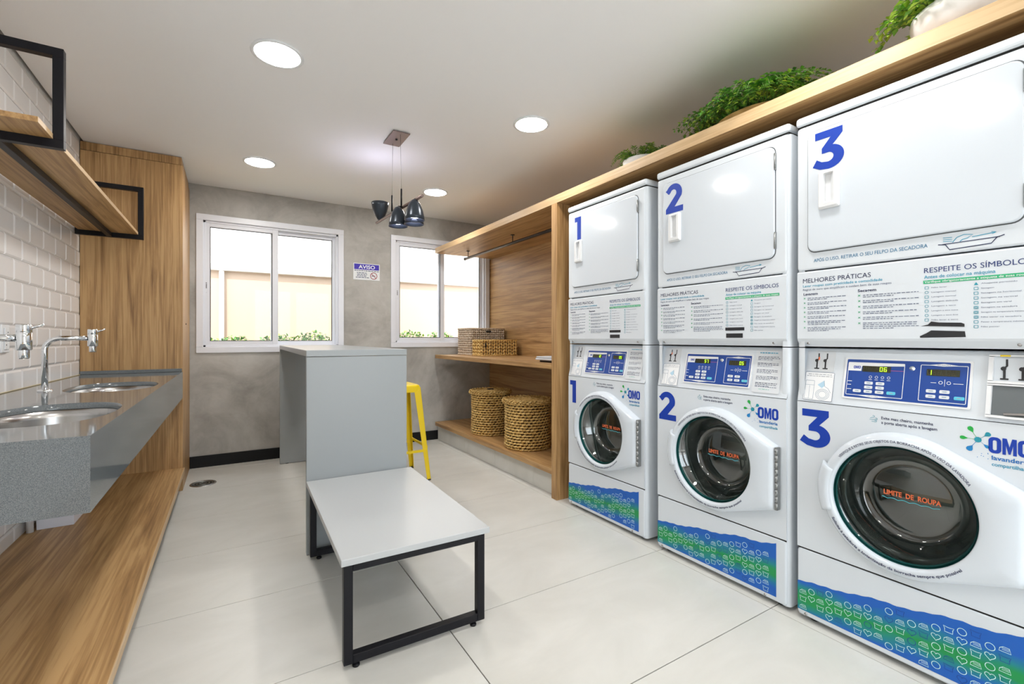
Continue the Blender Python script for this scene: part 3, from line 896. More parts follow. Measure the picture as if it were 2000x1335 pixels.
# local frame of a machine: origin front left bottom corner; x = depth into the wall, -y = along the front, z up
class Print:
    """flat ink on a machine face: 2D (a, z) to local coordinates"""
    def __init__(s, depth=lambda z: 0.0, off=.0008): s.mb = MB(); s.d = depth; s.off = off
    def put(s, poly, mi=0, lift=0.0):
        vs, fs = poly
        if not fs: return s
        s.mb.add([(s.d(p[1]) - s.off - lift, -p[0], p[1]) for p in vs], fs, mi); return s
    def text(s, body, a, z, width, cap, mi=0, bold=0.0, lift=0.0): return s.put(text_fit(body, a, z, width, cap, bold), mi, lift)
    def build(s, name, mats, parent): return s.mb.build(name, mats, parent, False)

def put_digit(pr, d, a, z, h, w):
    for (vs, fs) in digit(d):
        xm = {'1': .38, '2': .73, '3': .735}[d]
        pr.put(([(a + p[0] / xm * w, z + p[1] * h) for p in vs], fs))

def words(pr, a, b_, z, hgt, mi, seed):
    rnd = random.Random(seed); x = a
    while x < b_ - .003:
        l_ = rnd.uniform(.005, .014); pr.put(rect2d(x, min(x + l_, b_), z, z + hgt * rnd.uniform(.55, .85)), mi); x += l_ + .0026

def rounded_rect(a0, a1, z0, z1, r_, n=5):
    pts = []
    for (cx, cz, s0) in ((a1 - r_, z1 - r_, 0), (a0 + r_, z1 - r_, 90), (a0 + r_, z0 + r_, 180), (a1 - r_, z0 + r_, 270)):
        pts += arc(cx, cz, r_, s0, s0 + 90, n)
    return pts

def slab(mb, outline, d0, d1, bev, mi=0):
    """raised panel: outline in (a, z), from depth d0 (back) to d1 (front) with a rounded edge"""
    ca = sum(p[0] for p in outline) / len(outline); cz = sum(p[1] for p in outline) / len(outline)
    wa = max(p[0] for p in outline) - min(p[0] for p in outline); wz = max(p[1] for p in outline) - min(p[1] for p in outline)
    def ring(ins, d): 
        return [(d, -(ca + (p[0] - ca) * (1 - 2 * ins / wa)), cz + (p[1] - cz) * (1 - 2 * ins / wz)) for p in outline]
    sgn_ = 1 if d1 < d0 else -1
    rings = [ring(0, d0), ring(0, d1 + bev * sgn_)]
    for k in (1, 2, 3):
        a = PI / 2 * k / 3; rings.append(ring(bev * (1 - math.cos(a)), d1 + bev * sgn_ * (1 - math.sin(a))))
    mb.loft(rings, True, False, False, mi, True)
    mb.add(rings[-1], [list(range(len(outline)))], mi)

def body_shell(mb, z0, z1, r_=.018, d0=.0):
    """four sided case, open at the front, with rounded front corners"""
    prof = [(d0 + r_, 0)] + [(d0 + r_ - r_ * math.sin(PI / 2 * k / 4), -(r_ - r_ * math.cos(PI / 2 * k / 4))) for k in range(0)]
    ring = [(MD, 0), (d0 + r_, 0)] + [(d0 + r_ - r_ * math.sin(PI / 2 * k / 5), -r_ + r_ * math.cos(PI / 2 * k / 5)) for k in range(1, 6)]
    ring += [(d0, -.03)]
    right = [(x, -MW - y) for (x, y) in ring][::-1]
    # left strip, right strip as bent sheets
    for rg in (ring, right):
        mb.loft([[(x, y, z0) for x, y in rg], [(x, y, z1) for x, y in rg]], False, smooth=True)
    mb.add([(d0 + .02, -.003, z1 - .001), (MD, -.003, z1 - .001), (MD, -MW + .003, z1 - .001), (d0 + .02, -MW + .003, z1 - .001)], [[0, 1, 2, 3]])
    mb.add([(d0 + .02, -.003, z0 + .001), (MD, -.003, z0 + .001), (MD, -MW + .003, z0 + .001), (d0 + .02, -MW + .003, z0 + .001)], [[0, 1, 2, 3]])
    mb.add([(MD, 0, z0), (MD, -MW, z0), (MD, -MW, z1), (MD, 0, z1)], [[0, 1, 2, 3]])

ZK, ZD, ZT = .288, .872, 1.085                  # kick panel top, door panel top, washer top
def slope(z): return .050 * (z - ZD) / (ZT - ZD)
DC = (.343, .558)                               # door centre (a, z)
def door_R(th):
    """outline of the door: hull of a circle and the hinge edge, as a radius by angle"""
    pts = HULL; c, s_ = math.cos(th), math.sin(th); best = 0
    n = len(pts)
    for i in range(n):
        p, q_ = pts[i], pts[(i + 1) % n]
        ex, ey = q_[0] - p[0], q_[1] - p[1]
        den = c * ey - s_ * ex
        if abs(den) < 1e-12: continue
        t_ = (p[0] * ey - p[1] * ex) / den; u_ = (p[0] * s_ - p[1] * c) / den
        if t_ > 0 and -1e-6 <= u_ <= 1 + 1e-6: best = max(best, t_)
    return best
def make_hull():
    pts = [(.242 * math.cos(a), .242 * math.sin(a)) for a in [2 * PI * k / 90 for k in range(90)]] + [(.300, .115), (.300, -.148)]
    pts = sorted(set((round(x, 6), round(y, 6)) for x, y in pts))
    def half(ps):
        h = []
        for p in ps:
            while len(h) >= 2 and (h[-1][0] - h[-2][0]) * (p[1] - h[-2][1]) - (h[-1][1] - h[-2][1]) * (p[0] - h[-2][0]) <= 0: h.pop()
            h.append(p)
        return h
    a, b_ = half(pts), half(pts[::-1]); return a[:-1] + b_[:-1]
HULL = make_hull()

def arc_text(body, r_, a0, a1, cap, top, mi, pr, lift, bold=.01):
    vs, fs = text_fit(body, 0, 0, None, cap, bold)
    w = max(v[0] for v in vs); out = []
    for (x, y) in vs:
        f_ = x / w; a = math.radians(a0 + (a1 - a0) * f_)
        rr = r_ + y if top else r_ - y
        out.append((DC[0] + rr * math.cos(a), DC[1] + rr * math.sin(a)))
    pr.put((out, fs), mi, lift)

def heart(cx, cy, s):
    return [(cx + s * .5 * (16 * math.sin(t) ** 3) / 17, cy + s * .5 * (13 * math.cos(t) - 5 * math.cos(2 * t) - 2 * math.cos(3 * t) - math.cos(4 * t) + 2) / 17) for t in [2 * PI * k / 18 for k in range(18)]]
def iron(cx, cy, s):
    return [(cx - .5 * s, cy - .35 * s), (cx - .42 * s, cy), (cx - .15 * s, cy + .22 * s), (cx + .35 * s, cy + .22 * s), (cx + .5 * s, cy - .35 * s)]
def shirt(cx, cy, s):
    return [(cx - .38 * s, cy - .35 * s), (cx - .38 * s, cy + .05 * s), (cx - .5 * s, cy + .35 * s), (cx - .15 * s, cy + .27 * s), (cx + .15 * s, cy + .27 * s), (cx + .5 * s, cy + .35 * s), (cx + .38 * s, cy + .05 * s), (cx + .38 * s, cy - .35 * s)]

def wrap_top(a):
    f_ = min(1, a / .635)
    return .150 + .112 * f_ + .005 * math.sin(a * 31) * (.4 + f_ * .6) + .0015 * math.sin(a * 130)

def omo(pr, a, z, w, h, mi):
    lw = w / 3.25
    for k in (0, 2):
        x0 = a + k * (w - lw) / 2; o_ = rounded_rect(x0, x0 + lw, z, z + h, lw * .42, 6); i_ = rounded_rect(x0 + lw * .34, x0 + lw * .66, z + h * .19, z + h * .81, lw * .15, 6)
        n = len(o_); pr.put((o_ + i_, [[j, (j + 1) % n, n + (j + 1) % n, n + j] for j in range(n)]), mi)
    x0 = a + (w - lw) / 2 - lw * .04; x1 = x0 + lw * 1.08; xm = (x0 + x1) / 2; t_ = lw * .27
    p = [(x0, 0), (x0, 1), (x0 + t_ * 1.25, 1), (xm, .48), (x1 - t_ * 1.25, 1), (x1, 1), (x1, 0), (x1 - t_, 0), (x1 - t_, .58), (xm + t_ * .3, .05), (xm - t_ * .3, .05), (x0 + t_, .58), (x0 + t_, 0)]
    pr.put(([(x, z + h * y) for x, y in p], [list(range(len(p)))]), mi)

def splat(pr, ca, cz, s, mi0):
    """splash emblem: five drops round a small core; material indices mi0 green, mi0+1 teal, mi0+2 blue"""
    for (ang, l_, w, mi) in ((118, .50, .15, mi0), (178, .48, .12, mi0), (42, .42, .15, mi0 + 1), (238, .50, .17, mi0 + 2), (318, .37, .10, mi0 + 2)):
        a = math.radians(ang); dx, dz = math.cos(a), math.sin(a); nx, nz = -dz, dx
        prof = ((0, .10), (.30, .035), (.55, .05), (.78, .5), (.90, .52), (1.0, .25))
        L_ = [(ca + s * (dx * l_ * t_ + nx * w * k), cz + s * (dz * l_ * t_ + nz * w * k)) for t_, k in prof]
        R_ = [(ca + s * (dx * l_ * t_ - nx * w * k), cz + s * (dz * l_ * t_ - nz * w * k)) for t_, k in prof]
        n = len(prof); pr.put((L_ + R_, [[i, i + 1, n + i + 1, n + i] for i in range(n - 1)]), mi)
    pr.put((circ2d(ca, cz, s * .10, 12), [list(range(12))]), mi0 + 1, .0001)
    rnd = random.Random(3)
    for k in range(9):
        x, z = ca + s * rnd.uniform(-.02, .42), cz - s * rnd.uniform(.42, .66)
        pr.put((circ2d(x, z, s * .014, 6), [list(range(6))]), mi0 + 2)

SEG = {'0': 'abcdef', '1': 'bc', '2': 'abged', '3': 'abgcd', '4': 'fgbc', '5': 'afgcd', '6': 'afgedc', '7': 'abc', '8': 'abcdefg', '9': 'abcdfg'}
def seven(pr, ch, a, z, w, h, on, off):
    t_ = w * .2; zs = {'a': (a, a + w, z + h - t_, z + h), 'g': (a, a + w, z + h / 2 - t_ / 2, z + h / 2 + t_ / 2), 'd': (a, a + w, z, z + t_),
                       'f': (a, a + t_, z + h / 2, z + h), 'b': (a + w - t_, a + w, z + h / 2, z + h), 'e': (a, a + t_, z, z + h / 2), 'c': (a + w - t_, a + w, z, z + h / 2)}
    for k, v in zs.items():
        lit = ch in SEG and k in SEG[ch]
        pr.put(rect2d(*v), on if lit else off, .0001 if lit else 0)

def make_washer(num, left_txt, right_txt, coin, label):
    root = thing('washer', label, 'washing machine', (MX, MY[num], 0), group='front loading washers in a row')
    sh = MB(); body_shell(sh, .018, ZT - .002, .018, .006); sh.build('case', white, root)
    for (x, y) in ((.05, -.05), (.05, -MW + .05), (.62, -.05), (.62, -MW + .05)):
        MB().lathe([(.020, 0), (.022, .008), (.009, .010), (.009, .0195)], 14, cen=(x, y, 0), cap0=True).build('foot', rubber, root)
    # kick panel with the printed wrap
    kp = MB(); slab(kp, rounded_rect(.004, MW - .012, .020, ZK - .003, .012), .03, 0, .007); ko = kp.build('kick_panel', white, root)
    pr = Print(off=.0006); n = 60
    top = [(.0055 + k * (.632 - .0055) / n, 0) for k in range(n + 1)]
    pr.put(([(a, wrap_top(a)) for a, _ in top] + [(a, .040) for a, _ in top], [[k, k + 1, n + 2 + k, n + 1 + k] for k in range(n)]))
    pr.build('printed_wrap', wrap_mat, ko)
    ic = Print(off=.0010); rnd = random.Random(5)
    for cidx in range(20):
        a = .026 + cidx * .0312
        for ridx in range(8):
            z = .056 + ridx * .0300 + (cidx % 3) * .010
            s = .0255
            if z + s * .6 > wrap_top(a) - .004 or z - s * .5 < .041 or a > .615: continue
            kind = (cidx + ridx * 2) % 4
            if rnd.random() < .04: continue
            mi = 1 if rnd.random() < .14 else 0
            shp = circ2d(a, z, s * .42, 16) if kind == 1 else heart(a, z, s) if kind == 3 else iron(a, z, s) if kind == 0 else shirt(a, z, s)
            ic.put(stroke2d(shp, .0017, True), mi)
            if kind == 0:
                for q in (-.12, .05): ic.put(stroke2d([(a - .25 * s, z + q * s), (a + .36 * s, z + q * s)], .0013), mi)
    ic.build('wrap_icons', [pale_ink, mat('dark_blue_ink', (.005, .06, .30), .5)], ko)
    for a in (.036, .585):
        MB().lathe([(.001, -.0045), (.0045, -.004), (.0055, -.0005)], 12, 0, (0, -a, .030), cap0=True).build('screw', steel, ko)
    for z in (ZK, ZD - .001): MB().box(.004, .028, -MW + .014, -.006, z - .0045, z + .0045).build('gap_shade', dark_gap, root)  # dark strips stand in for the shade inside the panel gaps
    # door panel: flat sheet with a round opening
    dpn = MB(); fn = lambda th: DC if th is None else (DC[0] + .212 * math.cos(th), DC[1] + .212 * math.sin(th))
    ring = plate_hole(dpn, .004, MW - .012, ZK + .003, ZD - .002, fn, 0, mapf=lambda p: (0, -p[0], p[1]))
    dpn.loft([[(0, -p[0], p[1]) for p in ring], [(.05, -p[0], p[1]) for p in ring]])
    e = [(.004, ZK + .003), (MW - .012, ZK + .003), (MW - .012, ZD - .002), (.004, ZD - .002)]
    dpn.loft([[(0, -p[0], p[1]) for p in e], [(.03, -p[0], p[1]) for p in e]], smooth=False)
    dpo = dpn.build('door_panel', white, root)
    MB().lathe([(.213, .012), (.213, .060), (.200, .085), (.212, .10), (.225, .12)], 48, 0, (0, -DC[0], DC[1])).build('gasket', rubber, root)
    MB().lathe([(.225, .118), (.262, .125), (.268, .48), (.05, .50), (.001, .50)], 48, 0, (0, -DC[0], DC[1]), cap1=True).build('drum', drum_mat, root)
    for k in range(3):
        a = 2 * PI * k / 3 + .5
        p = [(.13, -DC[0] + .262 * math.cos(a + s), DC[1] + .262 * math.sin(a + s)) for s in (-.18, .18)]; q_ = (.13, -DC[0] + .20 * math.cos(a), DC[1] + .20 * math.sin(a))
        MB().loft([[p[0], q_, p[1]], [(.47, *p[0][1:]), (.47, *q_[1:]), (.47, *p[1][1:])]], True, True, True, smooth=False).build('drum_lifter', drum_mat, root)
    # door
    dr_ = MB(); N_ = 120; angs = [2 * PI * k / N_ for k in range(N_)]
    def mix(k_out, k_circ, f_, d):
        return [(d, -(DC[0] + (door_R(a) * k_out * (1 - f_) + k_circ * f_) * math.cos(a)), DC[1] + (door_R(a) * k_out * (1 - f_) + k_circ * f_) * math.sin(a)) for a in angs]
    rings = [mix(1.0, 0, 0, -.0005), mix(.998, 0, 0, -.012), mix(.982, 0, 0, -.026), mix(.950, 0, 0, -.036), mix(.915, 0, 0, -.0405),
             mix(.90, .218, .6, -.0425), mix(1, .206, 1, -.0425), mix(1, .200, 1, -.040), mix(1, .197, 1, -.032), mix(1, .1965, 1, .010)]
    dr_.loft(rings)
    do = dr_.build('door', white_door, root)
    # pull grip on the left of the ring
    gp = MB(); outer = [math.radians(k) for k in range(158, 203, 3)]
    gr = []
    for a in outer:
        c, s_ = math.cos(a), math.sin(a)
        gr.append([(d, -(DC[0] + r_ * c), DC[1] + r_ * s_) for (r_, d) in ((.2065, -.041), (.208, -.0445), (.222, -.046), (.236, -.042), (.250, -.030), (.258, -.012), (.258, -.001))])
    gp.loft(gr, False); gp.add(gr[0], [list(range(7))]); gp.add(gr[-1], [list(range(7))])
    gp.build('pull_grip', white_door, do)
    MB().lathe([(.1964, -.028), (.1964, -.016), (.190, -.012), (.187, -.014), (.190, -.024)], 64, 0, (0, -DC[0], DC[1])).build('glass_rim', teal_rim, do)
    MB().lathe([(.188, -.018), (.180, -.006), (.165, .020), (.150, .050), (.142, .068), (.130, .078), (.110, .074), (.06, .066), (.001, .064)], 64, 0, (0, -DC[0], DC[1]), cap1=True).build('glass', door_glass, do)
    MB().lathe([(.150, .075), (.176, .030), (.192, .0), (.1935, .02), (.178, .05), (.150, .085)], 48, 0, (0, -DC[0], DC[1])).build('inner_ring', mat('smoked_ring', (.025, .03, .03), .16), do)
    lm = Print(depth=lambda z: .0605, off=0)
    lm.text('LIMITE  DE  ROUPA', DC[0] - .073, DC[1] + .006, .158, .0165, 0, .03)
    lm.put(stroke2d([(DC[0] - .078 + k * .0027, DC[1] - .004 + .0042 * abs(math.cos(k * .27)) - .004) for k in range(60)], .0022), 1)
    lm.build('limit_print', [red_ink, mat('wave_cyan', (.12, .62, .75), .4)], do)
    hg = MB().box(-.030, -.004, -.652, -.640, DC[1] - .146, DC[1] + .113, .002)
    for k in range(9): hg.lathe([(.0065, DC[1] - .142 + k * .0282), (.0065, DC[1] - .142 + k * .0282 + .024)], 10, cen=(-.026, -.647, 0), cap0=True, cap1=True)
    hg.build('hinge', mat('hinge_steel', (.30, .31, .31), .35, .8), do)
    rt = Print(depth=lambda z: -.0425, off=.0007)
    arc_text('VERIFIQUE E RETIRE SEUS OBJETOS DA BORRACHA APÓS O USO DA LAVADORA', .2105, 143, 33, .0082, True, 0, rt, 0)
    rt.build('ring_lettering', navy, do)
    rt = Print(depth=lambda z: -.0425, off=.0007)
    arc_text('Solicite à zeladoria a higienização da borracha sempre que possível', .2195, 207, 318, .0085, False, 0, rt, 0, .02)
    rt.build('ring_lettering', navy, do)
    # decals on the panel
    nb = Print(); put_digit(nb, str(num), .014 if num != 1 else .022, .696, .147, .110 if num != 1 else .062); tag(nb.build('number_decal', blue, dpo), 'large blue %d' % num)
    ad = Print(); ad.text('Evite mau cheiro, mantenha', .285, .838, .140, .0098, 0, .012); ad.text('a porta aberta após a lavagem', .285, .8225, .150, .0098, 0, .012)
    for (p, q_, s) in (((.252, .838), (.262, .842), 1), ((.250, .833), (.270, .834), 1), ((.256, .827), (.268, .826), 1)):
        pts = [(p[0] + (q_[0] - p[0]) * k / 8, p[1] + (q_[1] - p[1]) * k / 8) for k in range(9)] + arc(q_[0], q_[1] + .003, .003, -90, 150, 8)
        ad.put(stroke2d(pts, .0013), 1)
    ad.build('advice_print', [navy, teal_ink], dpo)
    lg = Print(); splat(lg, .530, .812, .085, 0)
    omo(lg, .553, .778, .088, .048, 3); lg.text('lavanderia', .560, .758, .078, .0125, 4, .02); lg.text('compartilhada', .560, .740, .078, .0105, 5, .015)
    lg.build('logo', [mat('logo_green', (.02, .42, .07), .4), teal_ink, mat('logo_blue', (.01, .22, .55), .4), blue, mat('logo_mid', (.01, .16, .50), .4), mat('logo_teal', (.02, .30, .48), .4)], dpo)
    # sloped control panel
    cp = MB(); 
    prof_ = [(0, ZD + .002), (.002, ZD), (.048, ZT - .006), (.053, ZT - .002), (.12, ZT - .002), (.12, ZD)]
    cp.prism([(d, z) for d, z in prof_], 1, -.003, -MW + .011)
    cpo = cp.build('control_panel', white, root)
    sd = lambda z: slope(z)
    # keypad
    kb = MB(); 
    def slabs(a0, a1, z0, z1, h0, h1, mi, r_=.004):
        o_ = rounded_rect(a0, a1, z0, z1, r_, 3)
        kb_r = [[(sd(p[1]) - h, -p[0], p[1]) for p in o_] for h in (h0, h1)]
        kb.loft(kb_r, True, False, True, mi, False)
    slabs(.160, .512, .900, 1.049, -.001, .0025, 0, .005)
    slabs(.167, .505, .906, 1.043, .0025, .0030, 1, .003)
    ko2 = kb.build('keypad', [white_plastic, mat('keypad_blue', (.006, .055, .30), .4)], cpo)
    kq = Print(depth=lambda z: sd(z) - .0030, off=.0003)
    for (a0, a1) in ((.172, .340), (.384, .500)):
        kq.put(stroke2d(rounded_rect(a0, a1, .915, 1.032, .002, 2), .0018, True), 0)
    kq.put(([(.173, 1.031), (.339, 1.031), (.339, 1.024), (.29, 1.022), (.215, 1.019), (.214, 1.002), (.173, 1.002)], [[0, 1, 2, 3], [0, 3, 4, 5, 6]]), 0, .0001)
    kq.put(([(.40, 1.032), (.442, 1.038), (.484, 1.032), (.442, 1.029)], [[0, 1, 2, 3]]), 0, .0001)
    kq.put(([(.20, .915), (.256, .909), (.31, .915), (.256, .918)], [[0, 1, 2, 3]]), 0, .0001)
    kq.text('SECADORA', .425, 1.0315, .034, .0035, 2, 0, .0002); kq.text('LAVADORA', .240, .9122, .032, .0035, 2, 0, .0002)
    kq2 = Print(depth=lambda z: sd(z) - .0030, off=.0005); kq2.mb = kq.mb; omo(kq2, .189, 1.010, .022, .0105, 3)
    for k, w_ in enumerate((.010, .012, .014, .013)):
        kq.put(stroke2d(circ2d(.244 + k * .018, .982, .0042, 8), .0012, True), 0); kq.put(rect2d(.239 + k * .018, .249 + k * .018, .972, .9735), 0)
    for (z, l_) in ((.963, .014), (.950, .012), (.934, .014)): kq.put(rect2d(.174, .174 + l_, z, z + .002), 0)
    kq.put(rect2d(.412, .426, .975, .9765), 0); kq.put(rect2d(.468, .492, .975, .9765), 0)
    kq.put(stroke2d([(.447, .966), (.447, .988)], .0012), 0)
    for s in (-1, 1): kq.put(stroke2d(circ2d(.447 + s * .010, .977, .0048, 8), .0015, True), 0)
    kq.put(rect2d(.296, .338, 1.0068, 1.008), 1)
    kq.build('keypad_print', [white_ink, mat('thin_red', (.55, .10, .25), .5), grey_ink, blue], ko2)
    for (a0, a1, z0, z1, txt) in ((.217, .302, 1.000, 1.021, left_txt), (.400, .482, .998, 1.019, right_txt)):
        ds = Print(depth=lambda z: sd(z) - .0030, off=.0006)
        ds.put(rect2d(a0, a1, z0, z1), 0)
        w_ = (a1 - a0 - .012) / 6
        for k in range(6):
            seven(ds, txt[k], a0 + .004 + k * w_ , z0 + .003, w_ * .72, .0150, 1, 2)
        ds.build('display', [display_dark, led_green, digit_off], ko2)
    for (a, z, mi) in ((.228, .955, 0), (.262, .955, 0), (.228, .940, 0), (.262, .940, 0), (.194, .925, 0), (.228, .925, 0), (.262, .925, 0), (.296, .925, 1),
                       (.402, .943, 0), (.436, .943, 0), (.402, .926, 0), (.436, .926, 0), (.472, .926, 1)):
        bt = MB(); o_ = rounded_rect(a, a + .025, z, z + .0105, .003, 3)
        bt.loft([[(sd(p[1]) - h, -p[0], p[1]) for p in o_] for h in (.003, .0042)], True, False, True, 0, False)
        bt.put = None
        zz = z + .004; bt.add([(sd(zz) - .0044, -(a + .007), zz), (sd(zz) - .0044, -(a + .018), zz), (sd(zz + .003) - .0044, -(a + .018), zz + .003), (sd(zz + .003) - .0044, -(a + .007), zz + .003)], [[0, 1, 2, 3]], 1)
        bt.build('button', [button_cyan if mi else button_white, mat('button_ink', (.30, .40, .48), .5)], ko2, False)
    MB().lathe([(.001, -.007), (.0035, -.007), (.0035, -.005), (.0075, -.005), (.0085, -.001)], 18, 0, (sd(1.018), -.361, 1.018), cap0=True).build('key_lock', chrome, ko2)
    # coin slides with levers on the left, sticker below
    def levers(a_list, z0, z1, par, red):
        for a in a_list:
            lv = Print(depth=lambda z: sd(z), off=.0012)
            zm = (z0 + z1) / 2
            lv.put(stroke2d([(a + .003, z1), (a + .004, zm + .010), (a - .001, zm + .004)], .0048)); lv.put((circ2d(a - .003, zm + .002, .0062, 12), [list(range(12))]), 0, .0002)
            lv.put(stroke2d([(a - .001, zm), (a, z0)], .0055)); lv.put(rect2d(a - .009, a + .009, z0 - .001, z0 + .0035), 0, .0002)
            o = lv.build('coin_slot', black_tape, par)
        if red:
            rd = Print(depth=lambda z: sd(z), off=.0016); rd.put(rect2d(a_list[0] + .003, a_list[0] + .008, (z0 + z1) / 2 + .004, (z0 + z1) / 2 + .016)); rd.build('red_sticker', red_ink, par)
    pl_ = MB(); o_ = rounded_rect(.022, .124, .992, 1.072, .004, 3)
    pl_.loft([[(sd(p[1]) - h, -p[0], p[1]) for p in o_] for h in (-.001, .0008)], True, False, True, 0, False)
    plo = pl_.build('coin_plate', mat('coin_plate_grey', (.66, .69, .72), .35), cpo)
    levers((.062, .092), 1.002, 1.062, plo, num != 1)
    stk = Print(depth=lambda z: sd(z), off=.0007); stk.put(rect2d(.024, .127, .880, .988), 0)
    stk.put(stroke2d(rounded_rect(.024, .127, .880, .988, .003, 2), .0012, True), 1, .0001)
    words(stk, .034, .118, .979, .003, 1, 2); words(stk, .030, .120, .972, .003, 1, 3)
    stk.put(stroke2d(rounded_rect(.028, .060, .884, .955, .002, 2), .0012, True), 2, .0001); stk.put(stroke2d([(.028, .938), (.060, .938)], .001), 2, .0001)
    stk.put(stroke2d([(.044, .886), (.044, .936)], .001), 2, .0001)
    for r_ in (.014, .019, .024): stk.put(stroke2d(circ2d(.092, .904, r_, 20, r_ * .85), .0012, True), 2, .0001)
    stk.put(([(.072, .940), (.094, .957), (.098, .938), (.088, .928)], [[0, 1, 2, 3]]), 3, .0001)
    stk.put(stroke2d([(.094, .957), (.098, .935), (.110, .928), (.120, .912)], .0014), 2, .0001)
    stk.build('instruction_sticker', [white_ink, grey_ink, mat('line_ink', (.22, .30, .40), .5), mat('pale_blue_ink', (.45, .66, .80), .5)], cpo)
    if not coin:
        st2 = MB(); o_ = rounded_rect(.522, .640, .888, 1.072, .006, 3)
        st2.loft([[(sd(p[1]) - h, -p[0], p[1]) for p in o_] for h in (-.0005, .0012)], True, False, True, 0, False)
        sto = st2.build('rules_sticker', mat('sticker_white', (.70, .74, .78), .4), cpo)
        s2 = Print(depth=lambda z: sd(z) - .0012, off=.0004)
        words(s2, .540, .622, 1.056, .006, 1, 21)
        zz = 1.040
        for blk in range(5):
            for k in range(3):
                words(s2, .534, .628 - (.03 if k == 2 else 0), zz, .0032, 0 if k < 2 else 2, blk * 5 + k); zz -= .0062
            zz -= .0095
        words(s2, .534, .628, .912, .003, 2, 77); words(s2, .552, .600, .901, .005, 3, 78)
        s2.build('sticker_print', [navy, cyan_ink, grey_ink, mat('pale_teal', (.35, .60, .55), .5)], sto)
    else:
        cm = MB(); a0, a1 = .545, .662
        fr_ = [(a0, .884), (a1, .884), (a1, 1.070), (a0, 1.070)]
        def P3(a, z, h): return (sd(z) - h, -a, z)
        def frame(z0, z1, m_=0):
            for (p0, p1, q0, q1) in ((a0, a1, z0, z0 + .008), (a0, a1, z1 - .006, z1), (a0, a0 + .012, z0 + .008, z1 - .006), (a1 - .008, a1, z0 + .008, z1 - .006)):
                cm.loft([[P3(p0, q0, 0), P3(p1, q0, 0), P3(p1, q1, 0), P3(p0, q1, 0)], [P3(p0 + .001, q0 + .001, .009), P3(p1 - .001, q0 + .001, .009), P3(p1 - .001, q1 - .001, .009), P3(p0 + .001, q1 - .001, .009)]], True, False, True, m_, False)
        frame(.884, .985); frame(.985, 1.072)
        cmo = cm.build('coin_box', white_plastic, cpo)
        MB().add([P3(a0 + .01, .890, .0012), P3(a1 - .006, .890, .0012), P3(a1 - .006, .981, .0012), P3(a0 + .01, .981, .0012)], [[0, 1, 2, 3]]).build('coin_well', mat('coin_well_grey', (.16, .18, .19), .4, .5), cmo)
        MB().bar(P3(.585, .898, .006), P3(.64, .903, .006), .010, .006).build('coin_tray', steel, cmo)
        levers((.580, .618), .998, 1.058, cmo, False)
        MB().add([P3(.570, 1.066, .0095), P3(.592, 1.066, .0095), P3(.592, 1.071, .0095), P3(.570, 1.071, .0095)], [[0, 1, 2, 3]]).build('yellow_mark', yellow, cmo)
    return root

